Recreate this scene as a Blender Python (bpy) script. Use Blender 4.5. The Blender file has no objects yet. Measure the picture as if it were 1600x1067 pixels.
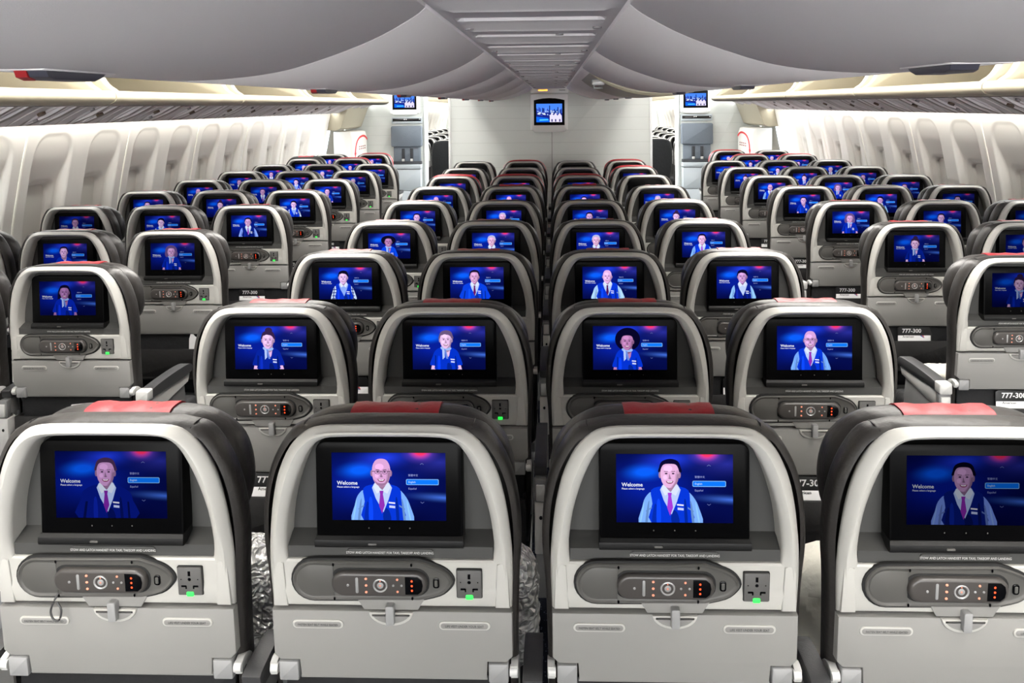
import bpy, bmesh, math, random
from mathutils import Vector, Matrix

SC = bpy.context.scene
COL = SC.collection
rnd = random.Random(7)
pi = math.pi

# ------------------------------------------------------------------ materials
def lin(c):
    return tuple((x / 12.92) if x <= 0.04045 else ((x + 0.055) / 1.055) ** 2.4 for x in c)

def mat(name, rgb, rough=0.5, metal=0.0, spec=0.5, bump=None, emit=None, strength=0.0, mottle=None, coat=0.0):
    """rgb in sRGB 0..1. bump=(scale, strength, detail)  mottle=(scale, amount)"""
    m = bpy.data.materials.new(name)
    m.use_nodes = True
    nt = m.node_tree
    b = nt.nodes['Principled BSDF']
    c = lin(rgb)
    b.inputs['Base Color'].default_value = (*c, 1)
    b.inputs['Roughness'].default_value = rough
    b.inputs['Metallic'].default_value = metal
    b.inputs['Specular IOR Level'].default_value = spec
    if coat:
        b.inputs['Coat Weight'].default_value = coat
        b.inputs['Coat Roughness'].default_value = 0.1
    if emit is not None:
        b.inputs['Emission Color'].default_value = (*lin(emit), 1)
        b.inputs['Emission Strength'].default_value = strength
    tc = None
    if bump or mottle:
        tc = nt.nodes.new('ShaderNodeTexCoord')
    if bump:
        n = nt.nodes.new('ShaderNodeTexNoise')
        n.inputs['Scale'].default_value = bump[0]
        n.inputs['Detail'].default_value = bump[2] if len(bump) > 2 else 3
        bp = nt.nodes.new('ShaderNodeBump')
        bp.inputs['Strength'].default_value = bump[1]
        bp.inputs['Distance'].default_value = 0.01
        nt.links.new(tc.outputs['Object'], n.inputs['Vector'])
        nt.links.new(n.outputs['Fac'], bp.inputs['Height'])
        nt.links.new(bp.outputs['Normal'], b.inputs['Normal'])
    if mottle:
        n = nt.nodes.new('ShaderNodeTexNoise')
        n.inputs['Scale'].default_value = mottle[0]
        n.inputs['Detail'].default_value = 4
        mx = nt.nodes.new('ShaderNodeMix'); mx.data_type = 'RGBA'
        lo = tuple(max(0, x * (1 - mottle[1])) for x in c); hi = tuple(x * (1 + mottle[1]) for x in c)
        mx.inputs[6].default_value = (*lo, 1); mx.inputs[7].default_value = (*hi, 1)
        nt.links.new(tc.outputs['Object'], n.inputs['Vector'])
        nt.links.new(n.outputs['Fac'], mx.inputs[0])
        nt.links.new(mx.outputs[2], b.inputs['Base Color'])
    return m

def emitter(name, rgb, strength):
    m = bpy.data.materials.new(name); m.use_nodes = True
    nt = m.node_tree; nt.nodes.clear()
    e = nt.nodes.new('ShaderNodeEmission'); o = nt.nodes.new('ShaderNodeOutputMaterial')
    e.inputs['Color'].default_value = (*lin(rgb), 1); e.inputs['Strength'].default_value = strength
    nt.links.new(e.outputs[0], o.inputs[0])
    return m

MAT = {}
M_ = MAT
M_['shell'] = mat('shell_plastic', (.665, .66, .64), .38, spec=.45, bump=(900, .03))
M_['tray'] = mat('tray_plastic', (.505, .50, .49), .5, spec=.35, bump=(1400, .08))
M_['bay'] = mat('bay_grey', (.235, .235, .23), .5, spec=.35, bump=(1200, .06))
M_['bezel'] = mat('bezel_black', (.016, .016, .018), .35, spec=.06)
M_['bezelmatte'] = mat('bezel_lip', (.06, .06, .06), .5, spec=.3, bump=(900, .1))
M_['dock'] = mat('dock_grey', (.30, .295, .285), .45, spec=.4, bump=(1200, .06))
M_['handset'] = mat('handset_brown', (.25, .238, .23), .35, spec=.5)
M_['gap'] = mat('gap_black', (.06, .06, .06), .8)
M_['black'] = mat('gloss_black', (.02, .02, .022), .15)
M_['silver'] = mat('silver_key', (.66, .66, .66), .35, metal=.5)
M_['orange'] = mat('orange_backlight', (.85, .55, .45), .5, emit=(1, .50, .36), strength=.26)
M_['redled'] = mat('red_led', (.9, .2, .1), .5, emit=(1, .26, .10), strength=1.8)
M_['green'] = mat('green_led', (.2, .9, .3), .5, emit=(.12, 1, .28), strength=.66)
M_['socket'] = mat('socket_grey', (.31, .305, .30), .5)
M_['hinge'] = mat('hinge_grey', (.53, .53, .53), .45)
M_['arm'] = mat('arm_light', (.74, .74, .73), .4)
M_['leather'] = mat('dark_leather', (.148, .139, .133), .42, spec=.5, bump=(38, .25, 5))
M_['leather2'] = mat('dark_leather_side', (.095, .092, .092), .5, spec=.35, bump=(38, .25, 5))
M_['red'] = mat('red_leather', (.62, .08, .13), .42, bump=(25, .3, 4))
M_['fabric'] = mat('seat_black', (.07, .072, .08), .75, spec=.3, bump=(30, .4, 5))
M_['pad'] = mat('arm_pad', (.20, .20, .205), .5, bump=(300, .1))
M_['armgrey'] = mat('arm_grey', (.70, .70, .69), .42)
M_['armdark'] = mat('arm_darkgrey', (.42, .42, .42), .45)
M_['textgrey'] = mat('text_grey', (.72, .72, .71), .5)
M_['textdark'] = mat('text_dark', (.22, .22, .22), .6)
M_['white'] = mat('paper_white', (.86, .86, .86), .6)
M_['blackcard'] = mat('card_black', (.05, .05, .055), .4)
M_['blue'] = mat('card_blue', (.1, .25, .6), .5)
M_['pillow'] = mat('pillow_white', (.86, .85, .80), .55, bump=(14, .9, 4))
M_['cord'] = mat('cord_dark', (.2, .2, .2), .5)
M_['bin'] = mat('bin_grey', (.92, .91, .92), .5, spec=.4, bump=(700, .06))
M_['psuseam'] = mat('psu_dark_band', (.60, .58, .57), .7)
M_['psu'] = mat('psu_panel', (.80, .79, .805), .5, spec=.4, bump=(300, .05))
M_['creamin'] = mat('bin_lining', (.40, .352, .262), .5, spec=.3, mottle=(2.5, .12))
M_['cream'] = mat('bin_cream', (.62, .595, .52), .42, spec=.4)
M_['wall'] = mat('wall_white', (.91, .90, .875), .45, spec=.4, bump=(500, .03))
M_['shade'] = mat('shade_white', (.86, .85, .82), .5)
M_['strip'] = mat('joint_strip', (.93, .92, .88), .4)
M_['divider'] = mat('divider_grey', (.80, .815, .80), .5, spec=.3)
M_['trimw'] = mat('trim_white', (.86, .87, .865), .4)
M_['jump'] = mat('jumpseat_blue', (.40, .435, .475), .6, bump=(60, .25, 4))
M_['jumpdark'] = mat('jumpseat_dark', (.16, .17, .19), .6)
M_['jumpbox'] = mat('jumpseat_box', (.66, .69, .71), .45)
M_['tvframe'] = mat('tv_frame', (.90, .905, .90), .4)
M_['ceil'] = mat('ceiling_white', (.88, .875, .86), .5)
M_['dot'] = mat('brown_dot', (.33, .27, .22), .5)
M_['dotgrey'] = mat('grey_dot', (.5, .49, .5), .5)
M_['latch'] = mat('latch_dark', (.24, .24, .28), .35)
M_['latchred'] = mat('latch_red', (.55, .10, .12), .4)
M_['redpaint'] = mat('red_paint', (.85, .12, .16), .5)
M_['plasticwrap'] = mat('plastic_wrap', (.92, .92, .91), .14, metal=.35, spec=.9)
def crinkle():
    nt = M_['plasticwrap'].node_tree; bs = nt.nodes['Principled BSDF']
    tc = nt.nodes.new('ShaderNodeTexCoord'); v = nt.nodes.new('ShaderNodeTexVoronoi'); v.inputs['Scale'].default_value = 48
    n = nt.nodes.new('ShaderNodeTexNoise'); n.inputs['Scale'].default_value = 22
    ad = nt.nodes.new('ShaderNodeMixRGB'); ad.blend_type = 'ADD'; ad.inputs[0].default_value = .12
    nt.links.new(tc.outputs['Object'], n.inputs['Vector']); nt.links.new(tc.outputs['Object'], ad.inputs[1]); nt.links.new(n.outputs['Color'], ad.inputs[2])
    nt.links.new(ad.outputs[0], v.inputs['Vector'])
    bp = nt.nodes.new('ShaderNodeBump'); bp.inputs['Strength'].default_value = 1.0; bp.inputs['Distance'].default_value = .02
    nt.links.new(v.outputs['Distance'], bp.inputs['Height']); nt.links.new(bp.outputs['Normal'], bs.inputs['Normal'])
crinkle()
M_['amber'] = emitter('amber_sign', (1, .62, .2), 2.0)
M_['day'] = emitter('daylight_pane', (.90, .95, 1.0), 2.5)

# striped groove material for the laminated dividers (fine horizontal panel lines)
def divider_mat():
    m = M_['divider']; nt = m.node_tree; b = nt.nodes['Principled BSDF']
    tc = nt.nodes.new('ShaderNodeTexCoord'); sx = nt.nodes.new('ShaderNodeSeparateXYZ')
    mod = nt.nodes.new('ShaderNodeMath'); mod.operation = 'PINGPONG'; mod.inputs[1].default_value = 0.065
    lt = nt.nodes.new('ShaderNodeMath'); lt.operation = 'LESS_THAN'; lt.inputs[1].default_value = 0.0016
    mx = nt.nodes.new('ShaderNodeMix'); mx.data_type = 'RGBA'
    c = lin((.80, .815, .80)); d = lin((.71, .725, .71))
    mx.inputs[6].default_value = (*c, 1); mx.inputs[7].default_value = (*d, 1)
    nt.links.new(tc.outputs['Object'], sx.inputs[0]); nt.links.new(sx.outputs['Z'], mod.inputs[0])
    nt.links.new(mod.outputs[0], lt.inputs[0]); nt.links.new(lt.outputs[0], mx.inputs[0])
    nt.links.new(mx.outputs[2], b.inputs['Base Color'])
divider_mat()

def carpet_mat():
    m = mat('carpet_navy', (.10, .11, .15), .95, spec=.1, bump=(400, .5))
    nt = m.node_tree; b = nt.nodes['Principled BSDF']
    tc = nt.nodes.new('ShaderNodeTexCoord'); v = nt.nodes.new('ShaderNodeTexVoronoi')
    v.inputs['Scale'].default_value = 75
    lt = nt.nodes.new('ShaderNodeMath'); lt.operation = 'LESS_THAN'; lt.inputs[1].default_value = .22
    mx = nt.nodes.new('ShaderNodeMix'); mx.data_type = 'RGBA'
    mx.inputs[6].default_value = (*lin((.09, .10, .14)), 1); mx.inputs[7].default_value = (*lin((.30, .32, .38)), 1)
    nt.links.new(tc.outputs['Object'], v.inputs['Vector']); nt.links.new(v.outputs['Distance'], lt.inputs[0])
    nt.links.new(lt.outputs[0], mx.inputs[0]); nt.links.new(mx.outputs[2], b.inputs['Base Color'])
    return m
M_['carpet'] = carpet_mat()

# display materials: the wallpaper picture (uv) and the figure colours, at three strengths; oblique-view dimming is put into the lower ones
def display_mats(level, k):
    bg = bpy.data.materials.new('display_wallpaper_' + level); bg.use_nodes = True
    nt = bg.node_tree; nt.nodes.clear()
    o = nt.nodes.new('ShaderNodeOutputMaterial'); e = nt.nodes.new('ShaderNodeEmission')
    nt.links.new(e.outputs[0], o.inputs[0]); e.inputs['Strength'].default_value = k
    uv = nt.nodes.new('ShaderNodeUVMap')
    cur = None
    def blob(cx, cy, rx, ry, rot, color, amt):
        nonlocal cur
        mp = nt.nodes.new('ShaderNodeMapping'); mp.vector_type = 'TEXTURE'
        mp.inputs['Location'].default_value = (cx, cy, 0); mp.inputs['Rotation'].default_value = (0, 0, rot)
        mp.inputs['Scale'].default_value = (rx, ry, 1)
        g = nt.nodes.new('ShaderNodeTexGradient'); g.gradient_type = 'QUADRATIC_SPHERE'
        nt.links.new(uv.outputs[0], mp.inputs[0]); nt.links.new(mp.outputs[0], g.inputs[0])
        mu = nt.nodes.new('ShaderNodeMath'); mu.operation = 'MULTIPLY'; mu.inputs[1].default_value = amt
        nt.links.new(g.outputs['Fac'], mu.inputs[0])
        mx = nt.nodes.new('ShaderNodeMix'); mx.data_type = 'RGBA'; mx.clamp_factor = True
        if cur is None:
            mx.inputs[6].default_value = (*lin((.02, .05, .30)), 1)
        else:
            nt.links.new(cur, mx.inputs[6])
        mx.inputs[7].default_value = (*lin(color), 1)
        nt.links.new(mu.outputs[0], mx.inputs[0]); cur = mx.outputs[2]
    blob(.30, .55, .75, .62, .15, (.03, .12, .60), 1.6)
    blob(.25, .74, .26, .17, .18, (.04, .38, 1.0), 1.9)
    blob(.46, .92, .40, .22, .2, (.14, .25, .92), 1.2)
    blob(.95, .86, .45, .28, 0, (.16, .18, .60), 1.0)
    blob(.78, 1.0, .20, .19, 0, (.45, .30, .85), 1.6)
    blob(.78, 1.02, .12, .14, 0, (1.0, .22, .42), 2.4)
    blob(.98, .34, .42, .09, -.10, (.25, .42, .85), 1.1)
    blob(.55, .0, .9, .28, 0, (.01, .02, .22), 1.2)
    nt.links.new(cur, e.inputs['Color'])
    fg = bpy.data.materials.new('display_figure_' + level); fg.use_nodes = True
    nt = fg.node_tree; nt.nodes.clear()
    o = nt.nodes.new('ShaderNodeOutputMaterial'); e = nt.nodes.new('ShaderNodeEmission')
    a = nt.nodes.new('ShaderNodeAttribute'); a.attribute_name = 'ink'
    nt.links.new(a.outputs['Color'], e.inputs['Color']); nt.links.new(e.outputs[0], o.inputs[0])
    e.inputs['Strength'].default_value = k
    return bg, fg
DISP = {'bright': display_mats('bright', .60), 'medium': display_mats('medium', .38), 'dim': display_mats('dim', .18)}

# ------------------------------------------------------------------ mesh helper
def crom(pts, n=4, closed=False):
    out = []
    L = len(pts)
    rng = L if closed else L - 1
    for i in range(rng):
        if closed:
            p0, p1, p2, p3 = pts[(i - 1) % L], pts[i], pts[(i + 1) % L], pts[(i + 2) % L]
        else:
            p0, p1, p2, p3 = pts[max(i - 1, 0)], pts[i], pts[i + 1], pts[min(i + 2, L - 1)]
        for k in range(n):
            t = k / n
            q = []
            for a, b, c, d in zip(p0, p1, p2, p3):
                q.append(.5 * ((2 * b) + (-a + c) * t + (2 * a - 5 * b + 4 * c - d) * t * t + (-a + 3 * b - 3 * c + d) * t ** 3))
            out.append(tuple(q))
    if not closed:
        out.append(tuple(pts[-1]))
    return out

def rrect(cx, cy, w, h, r, n=5):
    r = min(r, w / 2 - 1e-5, h / 2 - 1e-5)
    out = []
    for (sx, sy, a0) in ((1, 1, 0), (-1, 1, pi / 2), (-1, -1, pi), (1, -1, 3 * pi / 2)):
        for k in range(n + 1):
            a = a0 + pi / 2 * k / n
            out.append((cx + sx * (w / 2 - r) + r * math.cos(a), cy + sy * (h / 2 - r) + r * math.sin(a)))
    return out

def ell(cx, cy, rx, ry, n=20, a0=0, a1=2 * pi):
    if a1 - a0 > 6.28:
        return [(cx + rx * math.cos(2 * pi * i / n), cy + ry * math.sin(2 * pi * i / n)) for i in range(n)]
    return [(cx + rx * math.cos(a0 + (a1 - a0) * i / n), cy + ry * math.sin(a0 + (a1 - a0) * i / n)) for i in range(n + 1)]

def inset(poly, d):
    """move a closed outline inwards by d"""
    n = len(poly)
    ar = sum(poly[i][0] * poly[(i + 1) % n][1] - poly[(i + 1) % n][0] * poly[i][1] for i in range(n))
    s = 1 if ar > 0 else -1
    out = []
    for i in range(n):
        x0, y0 = poly[i - 1]; x1, y1 = poly[i]; x2, y2 = poly[(i + 1) % n]
        def nrm(ax, ay, bx, by):
            dx, dy = bx - ax, by - ay
            l = math.hypot(dx, dy) or 1e-9
            return (-dy / l * s, dx / l * s)
        n1 = nrm(x0, y0, x1, y1); n2 = nrm(x1, y1, x2, y2)
        nx, ny = n1[0] + n2[0], n1[1] + n2[1]
        l = math.hypot(nx, ny)
        if l < 1e-6:
            nx, ny = n1
            l = 1
        nx, ny = nx / l, ny / l
        c = max(.45, nx * n1[0] + ny * n1[1])
        out.append((x1 + nx * d / c, y1 + ny * d / c))
    return out

class MB:
    def __init__(self):
        self.v = []; self.f = []; self.m = []; self.mats = []
    def mi(self, m):
        m = MAT[m] if isinstance(m, str) else m
        if m not in self.mats:
            self.mats.append(m)
        return self.mats.index(m)
    def ring(self, pts):
        s = len(self.v); self.v.extend(pts); return list(range(s, s + len(pts)))
    def face(self, idx, m):
        self.f.append(tuple(idx)); self.m.append(self.mi(m))
    def poly(self, pts, m):
        self.face(self.ring(pts), m)
    def loft(self, rings, m, cap0=True, cap1=True, closed=True):
        R = [self.ring(r) for r in rings]
        n = len(R[0])
        for a, b in zip(R, R[1:]):
            for i in range(n if closed else n - 1):
                j = (i + 1) % n
                self.face((a[i], a[j], b[j], b[i]), m)
        if cap0:
            self.face(list(reversed(R[0])), m)
        if cap1:
            self.face(R[-1], m)
        return R
    def plate(self, poly, y0, y1, ch, m, axis='y'):
        """outline in the two other axes, thickness from y0 (seen side) to y1, edge rounded by ch"""
        s = 1 if y1 > y0 else -1
        prof = [(inset(poly, ch), y0), (inset(poly, ch * .3), y0 + s * ch * .3), (poly, y0 + s * ch), (poly, y1)] if ch > 0 else [(poly, y0), (poly, y1)]
        rr = []
        for p, y in prof:
            if axis == 'y': rr.append([(a, y, b) for a, b in p])
            elif axis == 'x': rr.append([(y, a, b) for a, b in p])
            else: rr.append([(a, b, y) for a, b in p])
        self.loft(rr, m)
    def box(self, x0, x1, y0, y1, z0, z1, m, ch=0.0):
        if ch <= 0:
            self.plate([(x0, z0), (x1, z0), (x1, z1), (x0, z1)], y0, y1, 0, m)
        else:
            p = rrect((x0 + x1) / 2, (z0 + z1) / 2, x1 - x0, z1 - z0, ch, 3)
            rr = [(inset(p, ch), y0), (inset(p, ch * .3), y0 + ch * .3), (p, y0 + ch), (p, y1 - ch), (inset(p, ch * .3), y1 - ch * .3), (inset(p, ch), y1)]
            self.loft([[(a, y, b) for a, b in q] for q, y in rr], m)
    def tube(self, path, r, m, n=8):
        rings = []
        P = [Vector(p) for p in path]
        for i, p in enumerate(P):
            t = (P[min(i + 1, len(P) - 1)] - P[max(i - 1, 0)]).normalized()
            up = Vector((0, 0, 1)) if abs(t.z) < .9 else Vector((1, 0, 0))
            a = t.cross(up).normalized(); b = t.cross(a)
            rings.append([tuple(p + a * (r * math.cos(2 * pi * k / n)) + b * (r * math.sin(2 * pi * k / n))) for k in range(n)])
        self.loft(rings, m)
    def cyl(self, c, axis, r, h, m, n=16):
        c = Vector(c); ax = {'x': Vector((1, 0, 0)), 'y': Vector((0, 1, 0)), 'z': Vector((0, 0, 1))}[axis]
        self.tube([c - ax * h / 2, c + ax * h / 2], r, m, n)
    def text(self, s, x, z, y, h, m, align='LEFT', bold=0.0, plane='xz', sx=1.0):
        """lettering as flat outlines; h = size of the letters"""
        for vs, f in text_faces(s, align, bold):
            pts = []
            for (a, b) in vs:
                if plane == 'xz':
                    pts.append((x + a * h * sx, y, z + b * h))
                else:
                    pts.append((y, x + a * h * sx, z + b * h))
            self.poly(pts, m)
    def mesh(self, name, warp=None, smooth=38):
        me = bpy.data.meshes.new(name)
        vs = [warp(*p) for p in self.v] if warp else self.v
        me.from_pydata(vs, [], self.f)
        for m in self.mats:
            me.materials.append(m)
        me.polygons.foreach_set('material_index', self.m)
        bm = bmesh.new(); bm.from_mesh(me)
        bmesh.ops.recalc_face_normals(bm, faces=bm.faces)
        bm.to_mesh(me); bm.free()
        me.polygons.foreach_set('use_smooth', [True] * len(me.polygons))
        me.set_sharp_from_angle(angle=math.radians(smooth))
        me.update()
        return me
    def build(self, name, parent=None, warp=None, smooth=38):
        return link(self.mesh(name, warp, smooth), name, parent)

def link(me, name, parent=None):
    o = bpy.data.objects.new(name, me); COL.objects.link(o)
    if parent is not None:
        o.parent = parent
    return o

_tcache = {}
def text_faces(s, align, bold):
    key = (s, align, bold)
    if key not in _tcache:
        cu = bpy.data.curves.new('lettering', 'FONT'); cu.body = s; cu.align_x = align
        cu.size = 1.0; cu.resolution_u = 2; cu.offset = bold
        o = bpy.data.objects.new('lettering', cu); COL.objects.link(o)
        dg = bpy.context.evaluated_depsgraph_get()
        dg.update()
        ev = o.evaluated_get(dg); me = ev.to_mesh()
        _tcache[key] = [([(me.vertices[i].co.x, me.vertices[i].co.y) for i in p.vertices], 0) for p in me.polygons]
        ev.to_mesh_clear()
        bpy.data.objects.remove(o); bpy.data.curves.remove(cu)
    return _tcache[key]

def empty(name, label, cat, loc=(0, 0, 0), group=None, rot=(0, 0, 0)):
    o = bpy.data.objects.new(name, None); COL.objects.link(o)
    o.empty_display_size = .05
    o.location = loc; o.rotation_euler = rot
    tag(o, label, cat, group)
    return o

def tag(o, label, cat, group=None):
    o['label'] = label; o['category'] = cat
    if group:
        o['group'] = group

def struct(o, label=None):
    o['kind'] = 'structure'
    if label:
        o['label'] = label
    return o

# ------------------------------------------------------------------ seat pieces
LEAN = .10
def lean(x, y, z):
    return (x, y + LEAN * (1.17 - z), z)

def mirror_profile(half, n=3):
    """half outline bottom -> top (x>=0, last x = 0) to a closed outline, right side up then left side down"""
    h = crom(half, n)
    return h + [(-x, z) for x, z in reversed(h[:-1])]

OUT_HALF = [(.2065, .842), (.2085, .93), (.203, 1.0), (.195, 1.05), (.184, 1.09), (.165, 1.129), (.139, 1.156), (.110, 1.1665), (.06, 1.1685), (0, 1.1685)]
IN_HALF = [(.175, .931), (.177, .962), (.170, 1.018), (.155, 1.071), (.139, 1.109), (.123, 1.134), (.102, 1.1465), (.07, 1.149), (.035, 1.1495), (0, 1.1495)]
OUTP = mirror_profile(OUT_HALF); INP = mirror_profile(IN_HALF)

def sm(a, b, x):
    t = max(0, min(1, (x - a) / (b - a))); return t * t * (3 - 2 * t)

def blendp(A, B, t):
    return [(a[0] + (b[0] - a[0]) * t, a[1] + (b[1] - a[1]) * t) for a, b in zip(A, B)]

def shell_mesh():
    b = MB()
    def R(p, y, bulge=0.0, add=0.0):
        return [(x, y - bulge * sm(.88, .985, z) + add * (1 - sm(.88, .985, z)), z) for x, z in p]
    rings = [R(inset(OUTP, .014), .046), R(inset(OUTP, .005), .028), R(OUTP, .015), R(inset(OUTP, .0015), .009), R(inset(OUTP, .006), .0035),
             R(blendp(OUTP, INP, .36), .0, .004), R(blendp(OUTP, INP, .5), .0, .006, .003), R(blendp(OUTP, INP, .66), .0, .004, .004),
             R(inset(INP, -.004), .002, 0, .002), R(inset(INP, -.001), .006), R(INP, .012), R(inset(INP, .001), .05)]
    b.loft(rings, 'shell', cap0=False, cap1=False)
    # soft shoulder ridges flanking the handset panel
    for s in (1, -1):
        p = [(s * .182, .925), (s * .200, .935), (s * .203, .846), (s * .178, .846)]
        b.plate(p, -.0005, .01, .003, 'shell')
    # notch surround above the tray latch, and the black seam round the handset dock
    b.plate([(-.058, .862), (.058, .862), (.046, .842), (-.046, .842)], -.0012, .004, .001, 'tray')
    return b.mesh('seat_shell', lean)

def bay_mesh():
    b = MB()
    p = inset(INP, .0005)
    b.poly([(x, .046, z) for x, z in p], 'bay')
    # ledge shelf under the monitor
    b.loft([[(x * .999, y, z) for x, y, z in prof] for prof in (
        [(-.177, .048, .966), (-.1755, .010, .952), (-.1755, .009, .932), (-.1755, .048, .930)],
        [(.177, .048, .966), (.1755, .010, .952), (.1755, .009, .932), (.1755, .048, .930)])], 'bay')
    # the rounded plaque with the handset notice
    b.plate(rrect(0, .9415, .148, .0135, .006), .0075, .012, .0008, 'bay')
    b.text('STOW AND LATCH HANDSET FOR TAXI, TAKEOFF AND LANDING', 0, .9398, .0068, .0062, 'textgrey', 'CENTER', .01, sx=.80)
    return b.mesh('screen_bay', lean)

MY = .029  # monitor face, upright
def monitor_mesh():
    b = MB()
    top = rrect(0, 1.0455, .250, .175, .017, 6)
    poly = [(x, z) if z > 1.0 else (x, max(z, .966)) for x, z in top]
    b.plate(poly, MY, .062, .003, 'bezel')
    # matte lip along the lower edge with its small clip
    b.loft([[(-.1265, .062, .954), (-.1265, .0235, .954), (-.1265, .021, .959), (-.1265, .022, .967), (-.1245, .0275, .972), (-.1245, .062, .973)],
            [(.1265, .062, .954), (.1265, .0235, .954), (.1265, .021, .959), (.1265, .022, .967), (.1245, .0275, .972), (.1245, .062, .973)]], 'bezelmatte')
    b.plate(rrect(-.028, .961, .014, .0035, .0015), .0198, .024, .0005, 'dock')
    for x in (-.035, 0, .035):
        b.poly([(x + a, MY - .0003, .985 + c) for a, c in ell(0, 0, .0012, .0014, 6)], 'dock')
    return b.mesh('monitor')

def dock_outline():
    pts = [(-.128, .932), (.05, .9335), (.088, .917), (.1035, .903), (.1075, .893), (.1035, .884), (.088, .874), (.05, .8615), (-.128, .860)]
    arc = ell(-.130, .896, .0365, .036, 12, pi / 2, 3 * pi / 2)
    # right tip smoothed
    tip = crom([(.05, .9335), (.084, .9215), (.100, .9105), (.1075, .896), (.100, .8825), (.084, .8705), (.05, .8615)], 3)
    return arc + [(a, c) for a, c in reversed(tip)]

def dock_mesh():
    b = MB()
    o = dock_outline()
    b.plate(inset(o, -.0032), -.0008, .006, .0006, 'gap')
    o1, o2, o3 = inset(o, .0035), inset(o, .0055), inset(o, .008)
    b.loft([[(x, .004, z) for x, z in o], [(x, -.0035, z) for x, z in inset(o, .0006)], [(x, -.0052, z) for x, z in inset(o, .002)],
            [(x, -.0050, z) for x, z in o1], [(x, -.0028, z) for x, z in o2], [(x, -.0022, z) for x, z in o3]], 'dock', True, True)
    # thumb pad hump at the left, well round the handset
    b.plate(inset(ell(-.130, .896, .029, .029, 12, pi / 2, 3 * pi / 2) + [(-.096, .868), (-.096, .924)], 0), -.0036, 0, .0015, 'dock')
    b.plate(rrect(-.017, .8945, .169, .0505, .022), -.0030, 0, .0006, 'gap')
    # release latch at the tip
    b.plate(rrect(.079, .8935, .011, .018, .004), -.0045, 0, .001, 'black')
    b.plate(rrect(.079, .8935, .0055, .012, .002), -.0055, 0, .0008, 'dock')
    for x, z in ((-.095, .9265), (.038, .927), (-.095, .8645), (.038, .866)):
        b.poly([(x + a, -.0054, z + c) for a, c in ell(0, 0, .0018, .0032, 8)], 'black')
    return b.mesh('handset_dock', lean)

HX, HZ = -.0165, .8945
def handset_mesh():
    b = MB()
    p = rrect(HX, HZ, .162, .044, .0215, 8)
    rr = [(p, -.002), (p, -.008), (inset(p, .0012), -.0112), (inset(p, .003), -.0128), (inset(p, .006), -.0132)]
    b.loft([[(x, y, z) for x, z in q] for q, y in rr], 'handset')
    return b.mesh('handset', lean)

def keypad_mesh():
    b = MB()
    y = -.0134
    def key(x, z, rx, rz, m, n=8):
        b.plate(ell(x, z, rx, rz, n), y - .0008, y + .001, .0003, m)
    for dz in (-.012, 0, .012):
        key(-.038, HZ + dz, .0023, .0021, 'orange')
    key(-.069, HZ, .0022, .0024, 'silver')
    b.plate(rrect(-.0535, HZ, .0048, .028, .002, 3), y - .0006, y + .001, .0003, 'silver')
    # ring dial
    b.loft([[(-.014 + r * math.cos(t), yy, HZ + r * math.sin(t)) for t in [2 * pi * i / 24 for i in range(24)]]
            for r, yy in ((.0125, y + .001), (.0122, y - .0012), (.0110, y - .0016), (.0100, y - .0008), (.0094, y - .0002))], 'silver', False, False)
    key(-.014, HZ, .0055, .0055, 'silver', 14)
    key(-.014, HZ, .0022, .0022, 'orange', 10)
    key(-.014, HZ + .0078, .0011, .0011, 'orange', 6)
    for dx, dz, m in ((0, .011, 'orange'), (0, -.011, 'orange'), (-.007, 0, 'silver'), (.007, 0, 'silver')):
        key(.015 + dx, HZ + dz, .0020, .0020, m)
    return b.mesh('keypad', lean)

def hdisplay_mesh():
    b = MB()
    y = -.0134
    q = [(.028, HZ - .016), (.049, HZ - .016), (.056, HZ - .010), (.058, HZ), (.056, HZ + .010), (.049, HZ + .016), (.028, HZ + .016)]
    b.plate(q, y - .0004, y + .001, .0003, 'black')
    for dz in (-.0085, 0, .0085):
        b.poly([(.0405 + a - .001, y - .0006, HZ + dz + c) for a, c in ell(0, 0, .0017, .0019, 8)], 'redled')
    return b.mesh('handset_display', lean)

def outlet_mesh():
    b = MB()
    cx, cz = .135, .8915
    b.plate(rrect(cx, cz, .044, .053, .0025), -.0006, .003, .0003, 'gap')
    b.plate(rrect(cx, cz, .0415, .0505, .0025), -.0035, .003, .001, 'socket')
    y = -.0037
    def hole(x, z, w, h):
        b.poly([(cx + x + a * w, y, cz + z + c * h) for a, c in ((-.5, -.5), (.5, -.5), (.5, .5), (-.5, .5))], 'black')
    hole(0, .0145, .0045, .009)
    b.poly([(cx + a, y, cz + .004 + c) for a, c in ell(0, 0, .003, .003, 10)], 'black')
    for s in (-1, 1):
        hole(s * .0105, -.0085, .0085, .0035); hole(s * .0065, -.0105, .0025, .006)
        b.poly([(cx + s * .0145 + a, y, cz + .004 + c) for a, c in ell(0, 0, .0011, .0011, 6)], 'black')
    return b.mesh('power_outlet', lean)

def led_mesh():
    b = MB()
    b.plate(rrect(.135, .8685, .0125, .0085, .002, 3), -.0046, -.002, .0008, 'green')
    return b.mesh('indicator_light', lean)

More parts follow.
